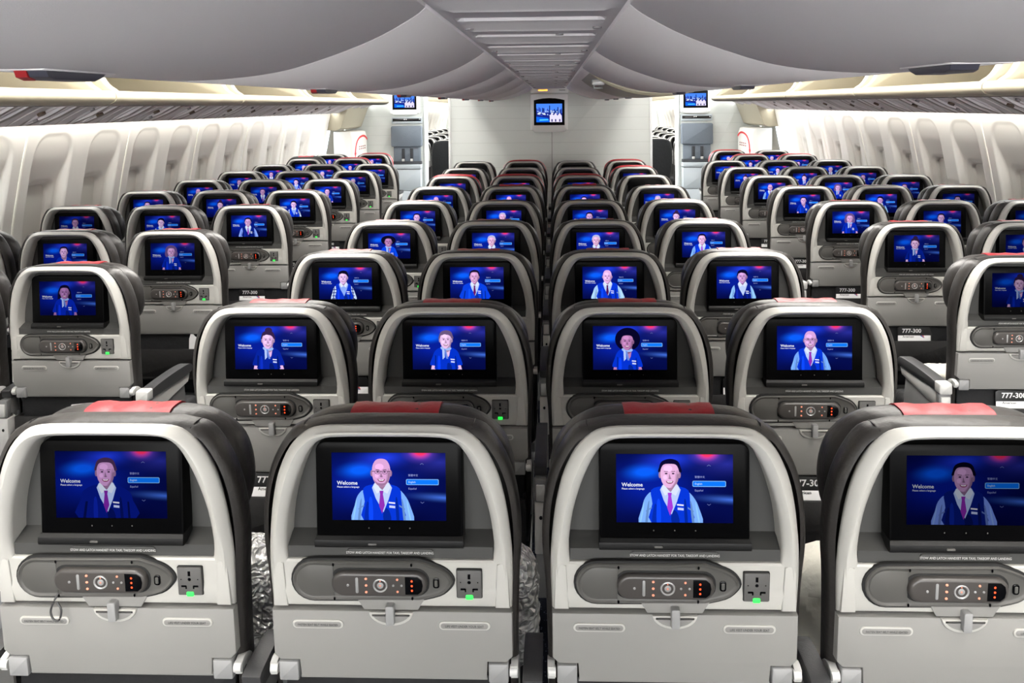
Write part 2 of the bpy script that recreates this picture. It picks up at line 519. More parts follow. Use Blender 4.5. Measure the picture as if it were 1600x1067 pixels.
def tray_mesh():
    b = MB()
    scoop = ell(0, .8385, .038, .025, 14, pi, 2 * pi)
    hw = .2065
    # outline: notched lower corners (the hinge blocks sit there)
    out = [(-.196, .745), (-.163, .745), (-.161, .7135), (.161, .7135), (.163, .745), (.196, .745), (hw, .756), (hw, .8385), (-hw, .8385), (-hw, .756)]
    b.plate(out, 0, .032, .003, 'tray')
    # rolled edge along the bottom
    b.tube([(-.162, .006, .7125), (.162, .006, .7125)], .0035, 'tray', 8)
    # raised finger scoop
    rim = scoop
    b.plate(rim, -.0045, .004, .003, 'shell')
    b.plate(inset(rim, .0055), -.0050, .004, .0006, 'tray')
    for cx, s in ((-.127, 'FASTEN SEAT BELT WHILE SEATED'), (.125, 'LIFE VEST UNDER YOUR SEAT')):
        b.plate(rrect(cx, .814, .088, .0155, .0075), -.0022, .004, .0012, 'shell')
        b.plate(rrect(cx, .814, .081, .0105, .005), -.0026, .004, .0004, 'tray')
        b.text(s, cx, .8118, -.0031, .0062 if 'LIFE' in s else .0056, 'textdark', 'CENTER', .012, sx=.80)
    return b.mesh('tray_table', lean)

def latch_mesh():
    b = MB()
    b.plate(rrect(0, .8385, .0145, .035, .003, 3), -.0145, 0, .002, 'hinge')
    return b.mesh('tray_latch', lean)

def hinge_mesh(s):
    b = MB()
    x0, x1 = sorted((s * .1645, s * .199))
    b.box(x0, x1, -.003, .03, .7075, .7435, 'hinge', .003)
    return b.mesh('tray_hinge', lean)

def trayarm_mesh(s):
    b = MB()
    b.cyl((s * .2075, .004, .728), 'x', .0095, .013, 'arm', 14)
    prof = crom([(.0, .738), (.02, .742), (.045, .728), (.065, .69), (.085, .62), (.10, .56)], 3)
    prof2 = crom([(.0, .717), (.018, .722), (.032, .708), (.047, .675), (.065, .61), (.082, .55)], 3)
    poly = prof + list(reversed(prof2))
    b.plate(poly, s * .2155, s * .203, .0015, 'armgrey', axis='x')
    return b.mesh('tray_arm', lean)

CUSH_HALF = [(.205, .50), (.212, .60), (.2145, .76), (.2175, .88), (.2225, .95), (.219, 1.02), (.208, 1.075), (.190, 1.118), (.165, 1.152), (.132, 1.163), (.10, 1.169), (.05, 1.171), (0, 1.171)]
HEAD_HALF = [(.10, .945), (.150, .948), (.182, .958), (.200, .982), (.2085, 1.02), (.207, 1.065), (.195, 1.105), (.172, 1.132), (.142, 1.151), (.11, 1.160), (.05, 1.164), (0, 1.164)]
CUSHP = mirror_profile(CUSH_HALF); HEADP = mirror_profile(HEAD_HALF)

def cushion_mesh():
    b = MB()
    R = lambda d, y: [(x, y, z) for x, z in inset(CUSHP, d)]
    b.loft([R(.012, .016), R(.004, .021), R(.0, .029), R(0, .045), R(0, .058), R(.003, .068), R(.012, .076), R(.03, .080)], 'leather', cap0=False)
    # welt seams near the upper corners
    for s in (-1, 1):
        for k in (0, .012):
            b.tube([(s * (.142 + k), .022, 1.1565 - k * .8), (s * (.1455 + k), .040, 1.1615 - k * .8), (s * (.1445 + k), .066, 1.158 - k * .8)], .0016, 'leather2', 5)
    return b.mesh('back_cushion', lean, 50)

HEADR = [(.035, .074), (.012, .077), (.004, .084), (0, .096), (0, .122), (.004, .138), (.014, .150), (.04, .156)]
def headrest_mesh(m):
    b = MB()
    b.loft([[(x, y, z) for x, z in inset(HEADP, d)] for d, y in HEADR], m)
    return b.mesh('headrest', lean, 50)

def patch_mesh():
    b = MB()
    prof = [(y, 1.1652 - d) for d, y in HEADR[1:]] + [(.160, 1.10), (.1605, 1.06)]
    prof = crom(prof, 3)
    inner = [(y - .0005 if i > 10 else y, z - .004) for i, (y, z) in enumerate(prof)]
    poly = prof + list(reversed(inner))
    n = 9
    rings = []
    for k in range(n):
        x = -.078 + .156 * k / (n - 1)
        wob = .0014 * math.sin(k * 1.9)
        rings.append([(x, y, z + (wob if i < len(prof) else 0)) for i, (y, z) in enumerate(poly)])
    b.loft(rings, 'red')
    return b.mesh('red_patch', lean, 50)

def seatpan_mesh():
    b = MB()
    b.box(-.205, .205, .16, .60, .40, .53, 'fabric', .03)
    return b.mesh('seat_cushion')

def pocket_mesh():
    b = MB()
    # backing panel, front lip and closed bottom
    b.box(-.195, .195, .066, .078, .46, .705, 'fabric', .003)
    b.box(-.195, .195, .030, .040, .52, .648, 'leather2', .003)
    b.box(-.195, .195, .030, .078, .515, .53, 'leather2', .003)
    for s in (-1, 1):
        b.box(s * .195 - .004, s * .195 + .004, .030, .078, .515, .648, 'leather2', .002)
    return b.mesh('literature_pocket')

def base_mesh():
    b = MB()
    b.box(-.2, .2, .20, .245, .36, .40, 'armdark', .006)
    b.box(-.2, .2, .48, .525, .36, .40, 'armdark', .006)
    return b.mesh('seat_frame')

def leg_mesh(s):
    b = MB()
    x = s * .17
    b.plate([(.21, .36), (.24, .36), (.20, .03), (.20, 0), (.165, 0)], x - .015, x + .015, .002, 'armdark', axis='x')
    b.plate([(.49, .36), (.52, .36), (.56, 0), (.52, 0)], x - .015, x + .015, .002, 'armdark', axis='x')
    b.box(x - .015, x + .015, .16, .58, 0, .025, 'armdark', .003)
    return b.mesh('leg')

def armrest_mesh(w, aisle=False):
    """centre at x = 0; w = half width"""
    b = MB()
    zt = .735
    # padded top
    prof = crom([(.045, zt - .012), (.055, zt), (.20, zt + .004), (.33, zt - .001), (.365, zt - .016), (.36, zt - .035)], 3)
    poly = prof + [(.30, zt - .038), (.05, zt - .03)]
    b.plate(poly, -w, w, .004, 'pad', axis='x')
    # frame of the arm under the pad
    b.plate([(.05, zt - .032), (.30, zt - .040), (.345, zt - .040), (.33, zt - .066), (.12, zt - .085), (.05, zt - .085)], -w + .002, w - .002, .003, 'armgrey' if aisle else 'armdark', axis='x')
    # pivot bracket (U shape) and the flat cover below with its screw hole
    b.box(-w, w, .026, .050, zt - .092, zt - .032, 'armdark', .004)
    b.box(-w + .005, w - .005, .020, .04, zt - .088, zt - .044, 'armgrey', .003)
    b.box(-w, w, .028, .075, zt - .235, zt - .094, 'armgrey', .004)
    b.poly([(a, .0274, zt - .135 + c) for a, c in ell(0, 0, .0045, .0055, 10)], 'black')
    b.box(-w + .003, w - .003, .04, .075, zt - .36, zt - .234, 'armdark', .002)
    if aisle:
        b.box(-w - .001, w + .001, .018, .060, zt - .035, zt + .004, 'armgrey', .006)
        b.box(-w - .001, w + .001, .05, .46, .36, .44, 'armgrey', .01)
        b.plate([(.06, .44), (.34, .44), (.30, zt - .06), (.08, zt - .08)], -w + .004, w - .004, .003, 'armdark', axis='x')
    return b.mesh('armrest')

def card_mesh():
    b = MB()
    # stiff folded leaflet standing up out of the pocket
    b.box(-.070, .072, .050, .053, .535, .668, 'white', .001)
    b.plate([(-.072, .60), (.074, .60), (.078, .672), (.066, .704), (-.06, .707), (-.072, .700)], .0505, .0525, .0003, 'blackcard')
    p = [(-.070, .6745), (.072, .6745), (.070, .6785), (-.070, .6785)]
    b.text('777-300', -.052, .680, .0500, .0250, 'white', 'LEFT', .02)
    b.text('American', -.05, .659, .0492, .0125, 'blackcard', 'LEFT', .01)
    b.poly([(.032, .0492, .668), (.045, .0492, .658), (.040, .0492, .668)], 'redpaint')
    b.poly([(.025, .0492, .668), (.031, .0492, .668), (.044, .0492, .657), (.038, .0492, .658)], 'blue')
    return b.mesh('safety_card')

ME = {
    'seat_shell': shell_mesh(), 'screen_bay': bay_mesh(), 'monitor': monitor_mesh(), 'handset_dock': dock_mesh(), 'handset': handset_mesh(),
    'keypad': keypad_mesh(), 'handset_display': hdisplay_mesh(), 'power_outlet': outlet_mesh(), 'indicator_light': led_mesh(), 'tray_table': tray_mesh(),
    'tray_latch': latch_mesh(), 'hinge_l': hinge_mesh(-1), 'hinge_r': hinge_mesh(1), 'arm_l': trayarm_mesh(-1), 'arm_r': trayarm_mesh(1),
    'back_cushion': cushion_mesh(), 'headrest': headrest_mesh('leather'), 'headrest_red': headrest_mesh('red'), 'red_patch': patch_mesh(),
    'seat_cushion': seatpan_mesh(), 'literature_pocket': pocket_mesh(), 'seat_frame': base_mesh(), 'leg_l': leg_mesh(-1), 'leg_r': leg_mesh(1),
    'armrest': armrest_mesh(.0165), 'armrest_aisle': armrest_mesh(.021, True), 'safety_card': card_mesh(),
}

# ------------------------------------------------------------------ the pictures on the seat screens
SW, SH = .194, .116
SZ0 = .9985
def fig_layers(f):
    """list of (outline, sRGB colour) from back to front, in picture metres: x -.097...097, z 0...116"""
    L = []
    cx, cz = f.get('x', -.011), f.get('z', .080)
    k = f.get('k', 1.0)
    skin = f.get('skin', (.86, .68, .86))
    dark = tuple(c * .72 for c in skin)
    hair = f.get('haircol', (.06, .05, .16))
    def P(pts, col, sm_=True, n=3):
        q = [(cx + x * k, max(.0004, cz + z * k)) for x, z in pts]
        if sm_:
            q = crom(q, n, True)
            q = [(max(-.096, min(.096, x)), max(.0004, min(.1156, z))) for x, z in q]
        L.append((q, col))
    def E(x, z, rx, rz, col, n=18):
        P([(x + a, z + c) for a, c in ell(0, 0, rx, rz, n)], col, False)
    B = -cz / k
    hs = f.get('hair', 'short')
    # hair behind the head
    if hs == 'afro':
        E(.001, .006, .033, .031, hair, 28)
    elif hs == 'big':
        E(0, .006, .026, .024, hair, 24); E(-.014, -.008, .014, .018, hair); E(.014, -.008, .014, .018, hair)
    elif hs == 'long':
        P([(-.019, .012), (0, .026), (.019, .012), (.024, -.014), (.019, -.034), (-.019, -.034), (-.024, -.014)], hair)
    elif hs == 'hat':
        E(0, .008, .034, .022, hair, 28)
    elif hs == 'bun':
        E(.002, .027, .010, .008, hair)
    # body
    o = f.get('outfit', 'vest')
    vest, sleeve = f.get('vest', (.03, .22, .86)), f.get('sleeve', (.50, .70, 1.0))
    W = f.get('w', 1.0)
    if o in ('vest', 'check'):
        P([(-.030 * W, -.030), (-.041 * W, -.040), (-.046 * W, -.056), (-.052 * W, B), (-.030 * W, B), (-.024 * W, -.05)], sleeve)
        P([(.030 * W, -.030), (.042 * W, -.042), (.049 * W, -.058), (.055 * W, B), (.036 * W, B), (.025 * W, -.05)], sleeve)
        if o == 'check':
            for s in (-1, 1):
                for i in range(4):
                    z = -.042 - i * .011
                    x0, x1 = (s * .028 * W, s * (.043 + i * .002) * W)
                    P([(x0, z), (x1, z - .001), (x1, z - .004), (x0, z - .003)], (.10, .14, .45), False)
                P([(s * .036 * W, -.036), (s * .039 * W, -.037), (s * .044 * W, B + .002), (s * .040 * W, B + .002)], (.12, .16, .5), False)
        P([(-.031 * W, -.027), (-.012, -.020), (.012, -.020), (.031 * W, -.027), (.034 * W, -.05), (.037 * W, B), (-.031 * W, B), (-.029 * W, -.05)], vest)
        P([(-.033 * W + .008, -.05), (-.02, -.06), (-.022, B), (-.030 * W, B)], tuple(c * .8 for c in vest))
    elif o == 'suit':
        P([(-.014, -.020), (-.038, -.030), (-.044, -.046), (-.049, B), (.052, B), (.047, -.048), (.040, -.032), (.014, -.020)], vest)
        P([(-.036, -.05), (-.032, -.05), (-.036, B), (-.041, B)], tuple(c * .6 for c in vest), False)
        P([(.037, -.05), (.040, -.05), (.042, B), (.038, B)], tuple(c * .6 for c in vest), False)
    else:
        P([(-.040 * W, B), (-.036 * W, -.058), (-.028 * W, -.055), (-.029 * W, B)], skin, False)
        P([(.042 * W, B), (.037 * W, -.058), (.029 * W, -.055), (.031 * W, B)], skin, False)
        P([(-.014, -.020), (-.029 * W, -.029), (-.036 * W, -.045), (-.043 * W, -.066), (-.030 * W, -.069), (-.027 * W, B), (.029 * W, B), (.032 * W, -.068), (.044 * W, -.066), (.037 * W, -.044), (.030 * W, -.029), (.014, -.020)], vest)
        P([(-.029 * W, -.04), (-.026 * W, -.042), (-.027 * W, B), (-.030 * W, -.069)], tuple(c * .7 for c in vest), False)
        P([(-.010, -.021), (.012, -.021), (.009, -.040), (.006, -.046)], skin, False)
    shade = tuple(c * .72 for c in vest); lit = tuple(min(1, c * 1.22 + .02) for c in vest)
    P([(.004, -.062), (.012, -.064), (.016, B), (.003, B)], shade)
    P([(-.021, -.045), (-.016, -.046), (-.015, B), (-.022, B)], lit)
    P([(.024 * W, -.045), (.027 * W, -.046), (.030 * W, B), (.025 * W, B)], shade)
    if o == 'vest':
        dk = tuple(c * .80 for c in sleeve); hi = tuple(min(1, c * 1.15) for c in sleeve)
        for sx in (-1, 1):
            P([(sx * .043 * W, -.046), (sx * .0455 * W, -.056), (sx * .050 * W, B), (sx * .048 * W, B), (sx * .0435 * W, -.058)], hi)
            P([(sx * .034 * W, -.046), (sx * .037 * W, -.052), (sx * .041 * W, B), (sx * .037 * W, B)], dk)
            P([(sx * .030 * W, -.055), (sx * .040 * W, -.062), (sx * .040 * W, -.0635), (sx * .030 * W, -.058)], dk, False)
    # neck and collar
    P([(-.009, -.012), (.010, -.012), (.012, -.026), (.001, -.033), (-.010, -.026)], dark)
    if o in ('vest', 'check', 'suit'):
        P([(-.012, -.018), (-.016, -.026), (-.010, -.044), (.003, -.068), (.012, -.046), (.018, -.026), (.013, -.017), (.002, -.030)], (.74, .82, 1.0) if o != 'check' else (.55, .68, .98), False)
        P([(-.010, -.016), (.001, -.031), (-.008, -.036), (-.014, -.024)], (.88, .92, 1.0), False)
        P([(.011, -.016), (.001, -.031), (.010, -.036), (.016, -.024)], (.86, .90, 1.0), False)
    nk = f.get('neck', 'tie')
    tie = f.get('tie', (.58, .20, .72))
    if nk == 'tie':
        P([(-.0035, -.031), (.0035, -.031), (.0025, -.037), (.0055, -.056), (.0005, -.070), (-.0045, -.056), (-.0025, -.037)], tie, False)
    elif nk == 'scarf':
        P([(-.013, -.018), (.013, -.020), (.010, -.027), (-.010, -.026)], (.62, .74, .98))
        P([(-.010, -.022), (-.004, -.024), (-.003, -.046), (-.009, -.052)], (.72, .80, 1.0), False)
        P([(-.005, -.024), (.000, -.026), (.006, -.050), (.001, -.050)], (.42, .55, .88), False)
    # name badge
    P([(.012, -.050), (.023, -.051), (.023, -.0535), (.012, -.0525)], (.95, .95, 1.0), False)
    P([(.013, -.056), (.023, -.057), (.023, -.061), (.013, -.060)], (.80, .84, 1.0), False)
    # head
    if hs not in ('bald',):
        P([(-.0165, .002), (-.0175, .012), (-.013, .022), (0, .0265), (.013, .023), (.018, .013), (.0175, .002)], hair)
    E(-.0160, -.001, .0024, .0055, dark); E(.0160, -.001, .0024, .0055, dark)
    if hs == 'bald':
        P([(-.0155, .0), (-.0145, .012), (-.009, .0215), (0, .024), (.009, .0215), (.0145, .012), (.0155, 0), (.0135, -.012), (.0075, -.021), (0, -.0235), (-.0075, -.021), (-.0135, -.012)], skin)
    else:
        t = .0165 if hs in ('short', 'gray') else .0150
        P([(-.0152, .0), (-.0145, .009), (-.010, t), (0, t + .0015), (.010, t), (.0145, .009), (.0152, 0), (.0132, -.012), (.0072, -.0205), (0, -.023), (-.0072, -.0205), (-.0132, -.012)], skin)
    if hs in ('part', 'bun'):
        P([(-.013, .013), (-.006, .019), (.004, .020), (.013, .016), (.0155, .004), (.012, .010), (.004, .0145)], hair)
    light = tuple(min(1, c * 1.10 + .02) for c in skin)
    mid = tuple(c * .88 for c in skin)
    E(-.003, .010, .0075, .0055, light, 14); E(-.0075, -.005, .0035, .004, light, 12)
    P([(.0125, .008), (.0152, 0), (.0132, -.012), (.0072, -.0205), (.001, -.0225), (.0075, -.014), (.0095, 0)], mid)
    # shaded cheek, features
    P([(.0152, 0), (.0132, -.012), (.0072, -.0205), (.004, -.0215), (.010, -.012), (.012, 0)], dark)
    for s in (-1, 1):
        E(s * .0058, .0015, .0024, .0012, (.12, .08, .2), 10)
        P([(s * .0025, .0052), (s * .009, .0058), (s * .0095, .0048), (s * .003, .0042)], tuple(c * .45 for c in skin), False)
    P([(-.0005, .002), (.002, -.006), (-.0018, -.0066)], dark, False)
    E(.0003, -.0068, .0026, .0009, tuple(c * .6 for c in skin), 10)
    P([(-.0062, -.0108), (0, -.0122), (.0062, -.0108), (.0035, -.0152), (-.0035, -.0152)], (.55, .22, .38))
    P([(-.0052, -.0113), (0, -.0125), (.0052, -.0113), (.003, -.0138), (-.003, -.0138)], (.97, .95, 1.0), False)
    if f.get('beard'):
        P([(-.0135, -.011), (-.0072, -.0205), (0, -.0232), (.0072, -.0205), (.0135, -.011), (.006, -.0175), (-.006, -.0175)], dark)
    if f.get('glasses'):
        for s in (-1, 1):
            a = ell(s * .0062, .001, .0048, .0034, 14); c = ell(s * .0062, .001, .0041, .0027, 14)
            for i in range(14):
                j = (i + 1) % 14
                P([a[i], a[j], c[j], c[i]], (.08, .05, .16), False)
            P([(s * .0108, .003), (s * .0155, .003), (s * .0155, .002), (s * .0108, .002)], (.08, .05, .16), False)
        P([(-.0016, .003), (.0016, .003), (.0016, .002), (-.0016, .002)], (.08, .05, .16), False)
    return L

def picture_mesh(name, f):
    """flat lit picture: wallpaper, person, greeting and language menu in one mesh"""
    verts, faces, mi, cols = [], [], [], []
    def add(pts, y, m, col):
        s = len(verts); verts.extend((x, y, SZ0 + z) for x, z in pts); faces.append(tuple(range(s, s + len(pts)))); mi.append(m); cols.append((*lin(col), 1))
    y = MY - .0004
    add([(-SW / 2, 0), (SW / 2, 0), (SW / 2, SH), (-SW / 2, SH)], y, 0, (0, 0, 0))
    yy = y - .00012
    if f is not None:
        for pts, col in fig_layers(f):
            add(pts, yy, 1, col); yy -= .000012
    def T(s, x, z, h, col, bold=.0):
        nonlocal yy
        yy -= .00002
        for vs, _ in text_faces(s, 'LEFT', bold):
            add([(x + a * h, z + b * h) for a, b in vs], yy, 1, col)
    T('Welcome', -.088, .0615, .0088, (.93, .95, 1), .02)
    T('Please select a language', -.088, .0563, .0040, (.88, .90, 1), .02)
    bx, bz = .0575, .0665
    yy -= .00002
    add(rrect(bx, bz, .0555, .0100, .002, 3), yy, 1, (.55, .78, 1)); yy -= .00002
    add(rrect(bx, bz, .0535, .0082, .0015, 3), yy, 1, (.06, .48, 1.0))
    T('English', .0335, .0650, .0046, (.80, .92, 1))
    T('\u7e41\u9ad4\u4e2d\u6587', .0335, .0765, .0042, (.62, .66, .90))
    T('Espa\u00f1ol', .0335, .0538, .0046, (.62, .66, .90))
    yy -= .00002
    for z, s in ((.097, 1), (.032, -1)):
        add([(.054, z), (.057, z + s * .002), (.060, z), (.060, z - s * .0008), (.057, z + s * .0012), (.054, z - s * .0008)], yy, 1, (.45, .5, .75))
    me = bpy.data.meshes.new(name); me.from_pydata(verts, [], faces)
    me.materials.append(DISP['bright'][0]); me.materials.append(DISP['bright'][1])
    me.polygons.foreach_set('material_index', mi)
    me.attributes.new('ink', 'FLOAT_COLOR', 'CORNER')
    me.uv_layers.new(name='UVMap')
    uvl = me.uv_layers['UVMap']; at = me.attributes['ink']
    for p in me.polygons:
        for li in p.loop_indices:
            v = me.vertices[me.loops[li].vertex_index].co
            uvl.data[li].uv = ((v.x + SW / 2) / SW, (v.z - SZ0) / SH)
            at.data[li].color = cols[p.index]
    me.update()
    return me

pale, tan, brown = (.90, .72, .92), (.84, .64, .82), (.66, .46, .66)
NAVY = (.05, .16, .70)
FIGS = {
    'man in dark suit': dict(outfit='suit', hair='short', haircol=(.30, .20, .34), skin=(.82, .62, .84), vest=(.03, .10, .52), tie=(.50, .16, .66), x=-.009, z=.079),
    'bald man with glasses': dict(hair='bald', glasses=1, beard=1, skin=(.88, .66, .86), x=-.0125, z=.082),
    'young man in vest': dict(hair='short', haircol=(.05, .04, .20), skin=(.93, .72, .90), x=-.008, z=.082, tie=(.66, .24, .86)),
    'smiling man in vest': dict(hair='short', haircol=(.05, .04, .14), skin=(.80, .62, .82), x=-.005, z=.079, vest=(.04, .12, .50), sleeve=(.50, .62, .98)),
    'woman with brown bun': dict(outfit='blouse', hair='bun', haircol=(.22, .14, .30), skin=(.92, .74, .94), vest=(.03, .14, .62), neck='scarf', x=-.007, z=.078),
    'woman with short hair': dict(outfit='blouse', hair='part', haircol=(.42, .34, .50), skin=(.92, .76, .94), vest=(.02, .20, .80), neck='scarf', x=-.008, z=.079),
    'woman with big afro': dict(outfit='blouse', hair='afro', haircol=(.03, .02, .16), skin=(.74, .50, .72), vest=(.02, .20, .82), neck='scarf', x=-.007, z=.075, w=.92),
    'bald bespectacled man': dict(hair='bald', glasses=1, beard=1, skin=(.86, .66, .88), x=-.011, z=.079, w=.96, sleeve=(.46, .66, 1.0)),
    'woman in checked sleeves': dict(outfit='check', hair='part', haircol=(.05, .05, .16), skin=(.90, .74, .96), neck='none', vest=(.04, .20, .80), sleeve=(.80, .88, 1.0), x=-.008, z=.079, w=.88),
    'man in blue suit': dict(outfit='suit', hair='short', haircol=(.10, .07, .20), skin=(.86, .64, .84), vest=(.04, .26, .90), tie=(.42, .10, .40), x=-.009, z=.080),
    'heavy man in vest': dict(hair='bald', skin=(.92, .72, .94), x=-.008, z=.080, tie=(.34, .10, .36), w=1.12, sleeve=(.66, .82, 1.0)),
    'dark-haired woman in vest': dict(hair='part', haircol=(.05, .04, .18), skin=(.80, .60, .84), neck='none', vest=(.04, .12, .58), sleeve=(.56, .76, 1.0), x=-.006, z=.078, w=.88),
    'woman in navy cardigan': dict(outfit='blouse', hair='hat', haircol=(.05, .04, .14), skin=(.70, .48, .70), vest=(.04, .28, .92), neck='scarf', x=-.004, z=.076),
    'gray-haired man': dict(outfit='suit', hair='gray', haircol=(.72, .74, .90), skin=(.90, .70, .86), vest=(.05, .16, .55), x=-.008, z=.079),
    'curly-haired woman': dict(outfit='blouse', hair='big', haircol=(.42, .32, .55), skin=(.84, .64, .86), vest=(.03, .16, .70), neck='scarf', x=-.006, z=.078),
    'dark-haired woman': dict(outfit='blouse', hair='long', haircol=(.06, .05, .18), skin=(.66, .46, .70), vest=(.03, .16, .74), neck='scarf', x=-.010, z=.078),
    'man in navy polo': dict(outfit='blouse', hair='short', haircol=(.12, .08, .2), skin=(.86, .68, .90), vest=(.04, .20, .74), neck='none', x=-.006, z=.078),
}
PICS = {k: picture_mesh('screen_picture', v) for k, v in FIGS.items()}
PIC_BLANK = picture_mesh('screen_picture', None)

# ------------------------------------------------------------------ seats
MIRROR = {}
def make_seat(label, group, loc, pic=None, level='bright', arm_right=True, arm_left=False, aisle_right=False, aisle_left=False, red_head=False, short_arm=False,
              full=True, name='airline_seat', cord=False, raised=0.0):
    r = empty(name, label, 'seat', loc, group)
    def part(n, key=None, parent=r):
        return link(ME[key or n], n, parent)
    part('seat_shell'); part('screen_bay')
    m = part('monitor')
    if pic is not None:
        p = link(pic, 'screen_picture', m)
        if level != 'bright':
            for i in (0, 1):
                p.material_slots[i].link = 'OBJECT'; p.material_slots[i].material = DISP[level][i]
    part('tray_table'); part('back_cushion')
    h = part('headrest', 'headrest_red' if red_head else 'headrest')
    if red_head:
        h['label'] = 'red leather headrest'
    else:
        part('red_patch', parent=h)
    if red_head or raised:
        h.location.z = raised or .015; h.location.y = -.002
    part('seat_cushion'); part('seat_frame')
    part('leg', 'leg_l'); part('leg', 'leg_r')
    if full:
        part('handset_dock'); hs = part('handset'); part('keypad', parent=hs); part('handset_display', parent=hs)
        po = part('power_outlet'); part('indicator_light', parent=po)
        part('tray_latch'); part('tray_hinge', 'hinge_l'); part('tray_hinge', 'hinge_r')
        part('tray_arm', 'arm_l'); part('tray_arm', 'arm_r'); part('literature_pocket')
    if arm_right:
        a = part('armrest', 'armrest_aisle' if aisle_right else 'armrest'); a.location.x = .253 if aisle_right else .24
        if short_arm:
            a.scale.y = .42
    if arm_left:
        a = part('armrest', 'armrest_aisle' if aisle_left else 'armrest'); a.location.x = -.253 if aisle_left else -.24
    if cord:
        b = MB()
        pts = crom([(-.092, -.010, .872), (-.098, -.016, .858), (-.103, -.018, .842), (-.098, -.019, .828), (-.089, -.018, .828), (-.085, -.017, .845), (-.092, -.015, .858)], 4)
        b.tube(pts, .0018, 'cord', 6)
        link(b.mesh('handset_cord', lean), 'handset_cord', r)
    return r

ROWW = ['nearest', 'second', 'third', 'fourth', 'fifth', 'sixth', 'seventh', 'eighth', 'ninth']
CW = .48; PITCH = .789; Y0 = 1.325
COLW = ['leftmost', 'second from left', 'second from right', 'rightmost']
CPIC = [
    [('man in dark suit', 'medium'), ('bald man with glasses', 'bright'), ('young man in vest', 'bright'), ('smiling man in vest', 'dim')],
    [('woman with brown bun', 'bright'), ('woman with short hair', 'bright'), ('woman with big afro', 'bright'), ('bald bespectacled man', 'bright')],
    [('woman in checked sleeves', 'bright'), ('man in blue suit', 'bright'), ('heavy man in vest', 'bright'), ('dark-haired woman in vest', 'bright')],
    [('woman in navy cardigan', 'bright'), ('gray-haired man', 'bright'), ('gray-haired man', 'bright'), ('young man in vest', 'bright')],
    [('man in navy polo', 'bright'), ('gray-haired man', 'bright'), ('smiling man in vest', 'bright'), ('woman with brown bun', 'bright')],
    [('bald man with glasses', 'bright'), ('bald man with glasses', 'bright'), ('man in navy polo', 'bright'), ('gray-haired man', 'bright')],
    [('man in navy polo', 'bright'), ('man in navy polo', 'bright'), ('man in navy polo', 'bright'), (None, 'bright')],
    [('man in navy polo', 'bright'), ('man in navy polo', 'bright'), ('man in navy polo', 'bright'), ('man in navy polo', 'bright')],
    [(None, 'bright')] * 4,
]
REDC = {(6, 0), (6, 1), (6, 2), (7, 3), (8, 1), (8, 3)}
REDS = {('L', 7, 1), ('L', 8, 1), ('R', 7, 1), ('R', 7, 2), ('R', 8, 1)}
seats = {}
for r in range(9):
    for c in range(4):
        pic, lev = CPIC[r][c]
        who = pic if r <= 3 else None
        lab = f'grey seat {COLW[c]} in center block\'s {ROWW[r]} row' + (f', screen showing {who}' if who else ' from the camera')
        red = (r, c) in REDC
        pre = 'grey seat with red headrest' if red else 'grey seat'
        if r == 8:
            lab = f'{pre} {COLW[c]} in center block\'s farthest row, before the bulkhead'
        elif who is None:
            lab = f'{pre} {COLW[c]} in center block\'s {ROWW[r]} row'
        x = (c - 1.5) * CW + rnd.uniform(-.001, .001)
        y = Y0 + r * PITCH
        seats['C', c, r] = make_seat(lab, 'seats of the center block', (x, y, 0), PICS[pic] if pic else None, lev, arm_right=True, arm_left=(c == 0),
                                     aisle_right=(c == 3), aisle_left=(c == 0), red_head=red, raised=.012 if (r, c) in ((5, 1), (5, 2)) else 0, short_arm=(r == 0 and c in (0, 1, 2)), cord=(r == 0 and c == 0))

XA = 1.62; WS = .478
SIDEW = ['aisle', 'middle', 'window']
LP = [
    [('dark-haired woman', 'medium'), ('man in navy polo', 'dim'), ('man in dark suit', 'dim')],
    [('curly-haired woman', 'medium'), ('man in navy polo', 'medium'), ('man in dark suit', 'dim')],
    [('smiling man in vest', 'bright'), ('woman in checked sleeves', 'medium'), ('man in dark suit', 'dim')],
    [('woman in checked sleeves', 'bright'), ('woman with brown bun', 'medium'), ('man in navy polo', 'medium')],
    [('man in navy polo', 'bright'), ('man in dark suit', 'medium'), ('bald man with glasses', 'medium')],
    [('gray-haired man', 'medium'), ('woman in checked sleeves', 'bright'), ('man in dark suit', 'medium')],
    [('man in navy polo', 'bright'), ('gray-haired man', 'bright'), ('man in dark suit', 'bright')],
    [None, ('man in navy polo', 'bright'), ('gray-haired man', 'bright')],
    [None, ('bald man with glasses', 'bright'), ('bald man with glasses', 'bright')],
]
RP = [
    [('woman with brown bun', 'dim'), ('man in dark suit', 'dim'), ('man in dark suit', 'dim')],
    [('woman with brown bun', 'medium'), ('man in dark suit', 'dim'), ('man in navy polo', 'dim')],
    [('curly-haired woman', 'bright'), ('man in navy polo', 'medium'), ('gray-haired man', 'dim')],
    [('man in navy polo', 'bright'), ('dark-haired woman in vest', 'bright'), ('man in navy polo', 'dim')],
    [('bald man with glasses', 'bright'), ('curly-haired woman', 'bright'), ('man in dark suit', 'medium')],
    [('woman with brown bun', 'bright'), ('woman with brown bun', 'bright'), ('man in dark suit', 'medium')],
    [('smiling man in vest', 'bright'), ('woman in checked sleeves', 'bright'), ('gray-haired man', 'medium')],
    [None, ('woman with brown bun', 'bright'), ('man in navy polo', 'bright')],
    [None, ('gray-haired man', 'bright'), ('gray-haired man', 'bright')],
]
DY = {'L': [-.03, -.05, .05, .05, .03, .02, 0, 0, 0], 'R': [-.01, .0, .0, .02, 0, 0, 0, 0, 0]}
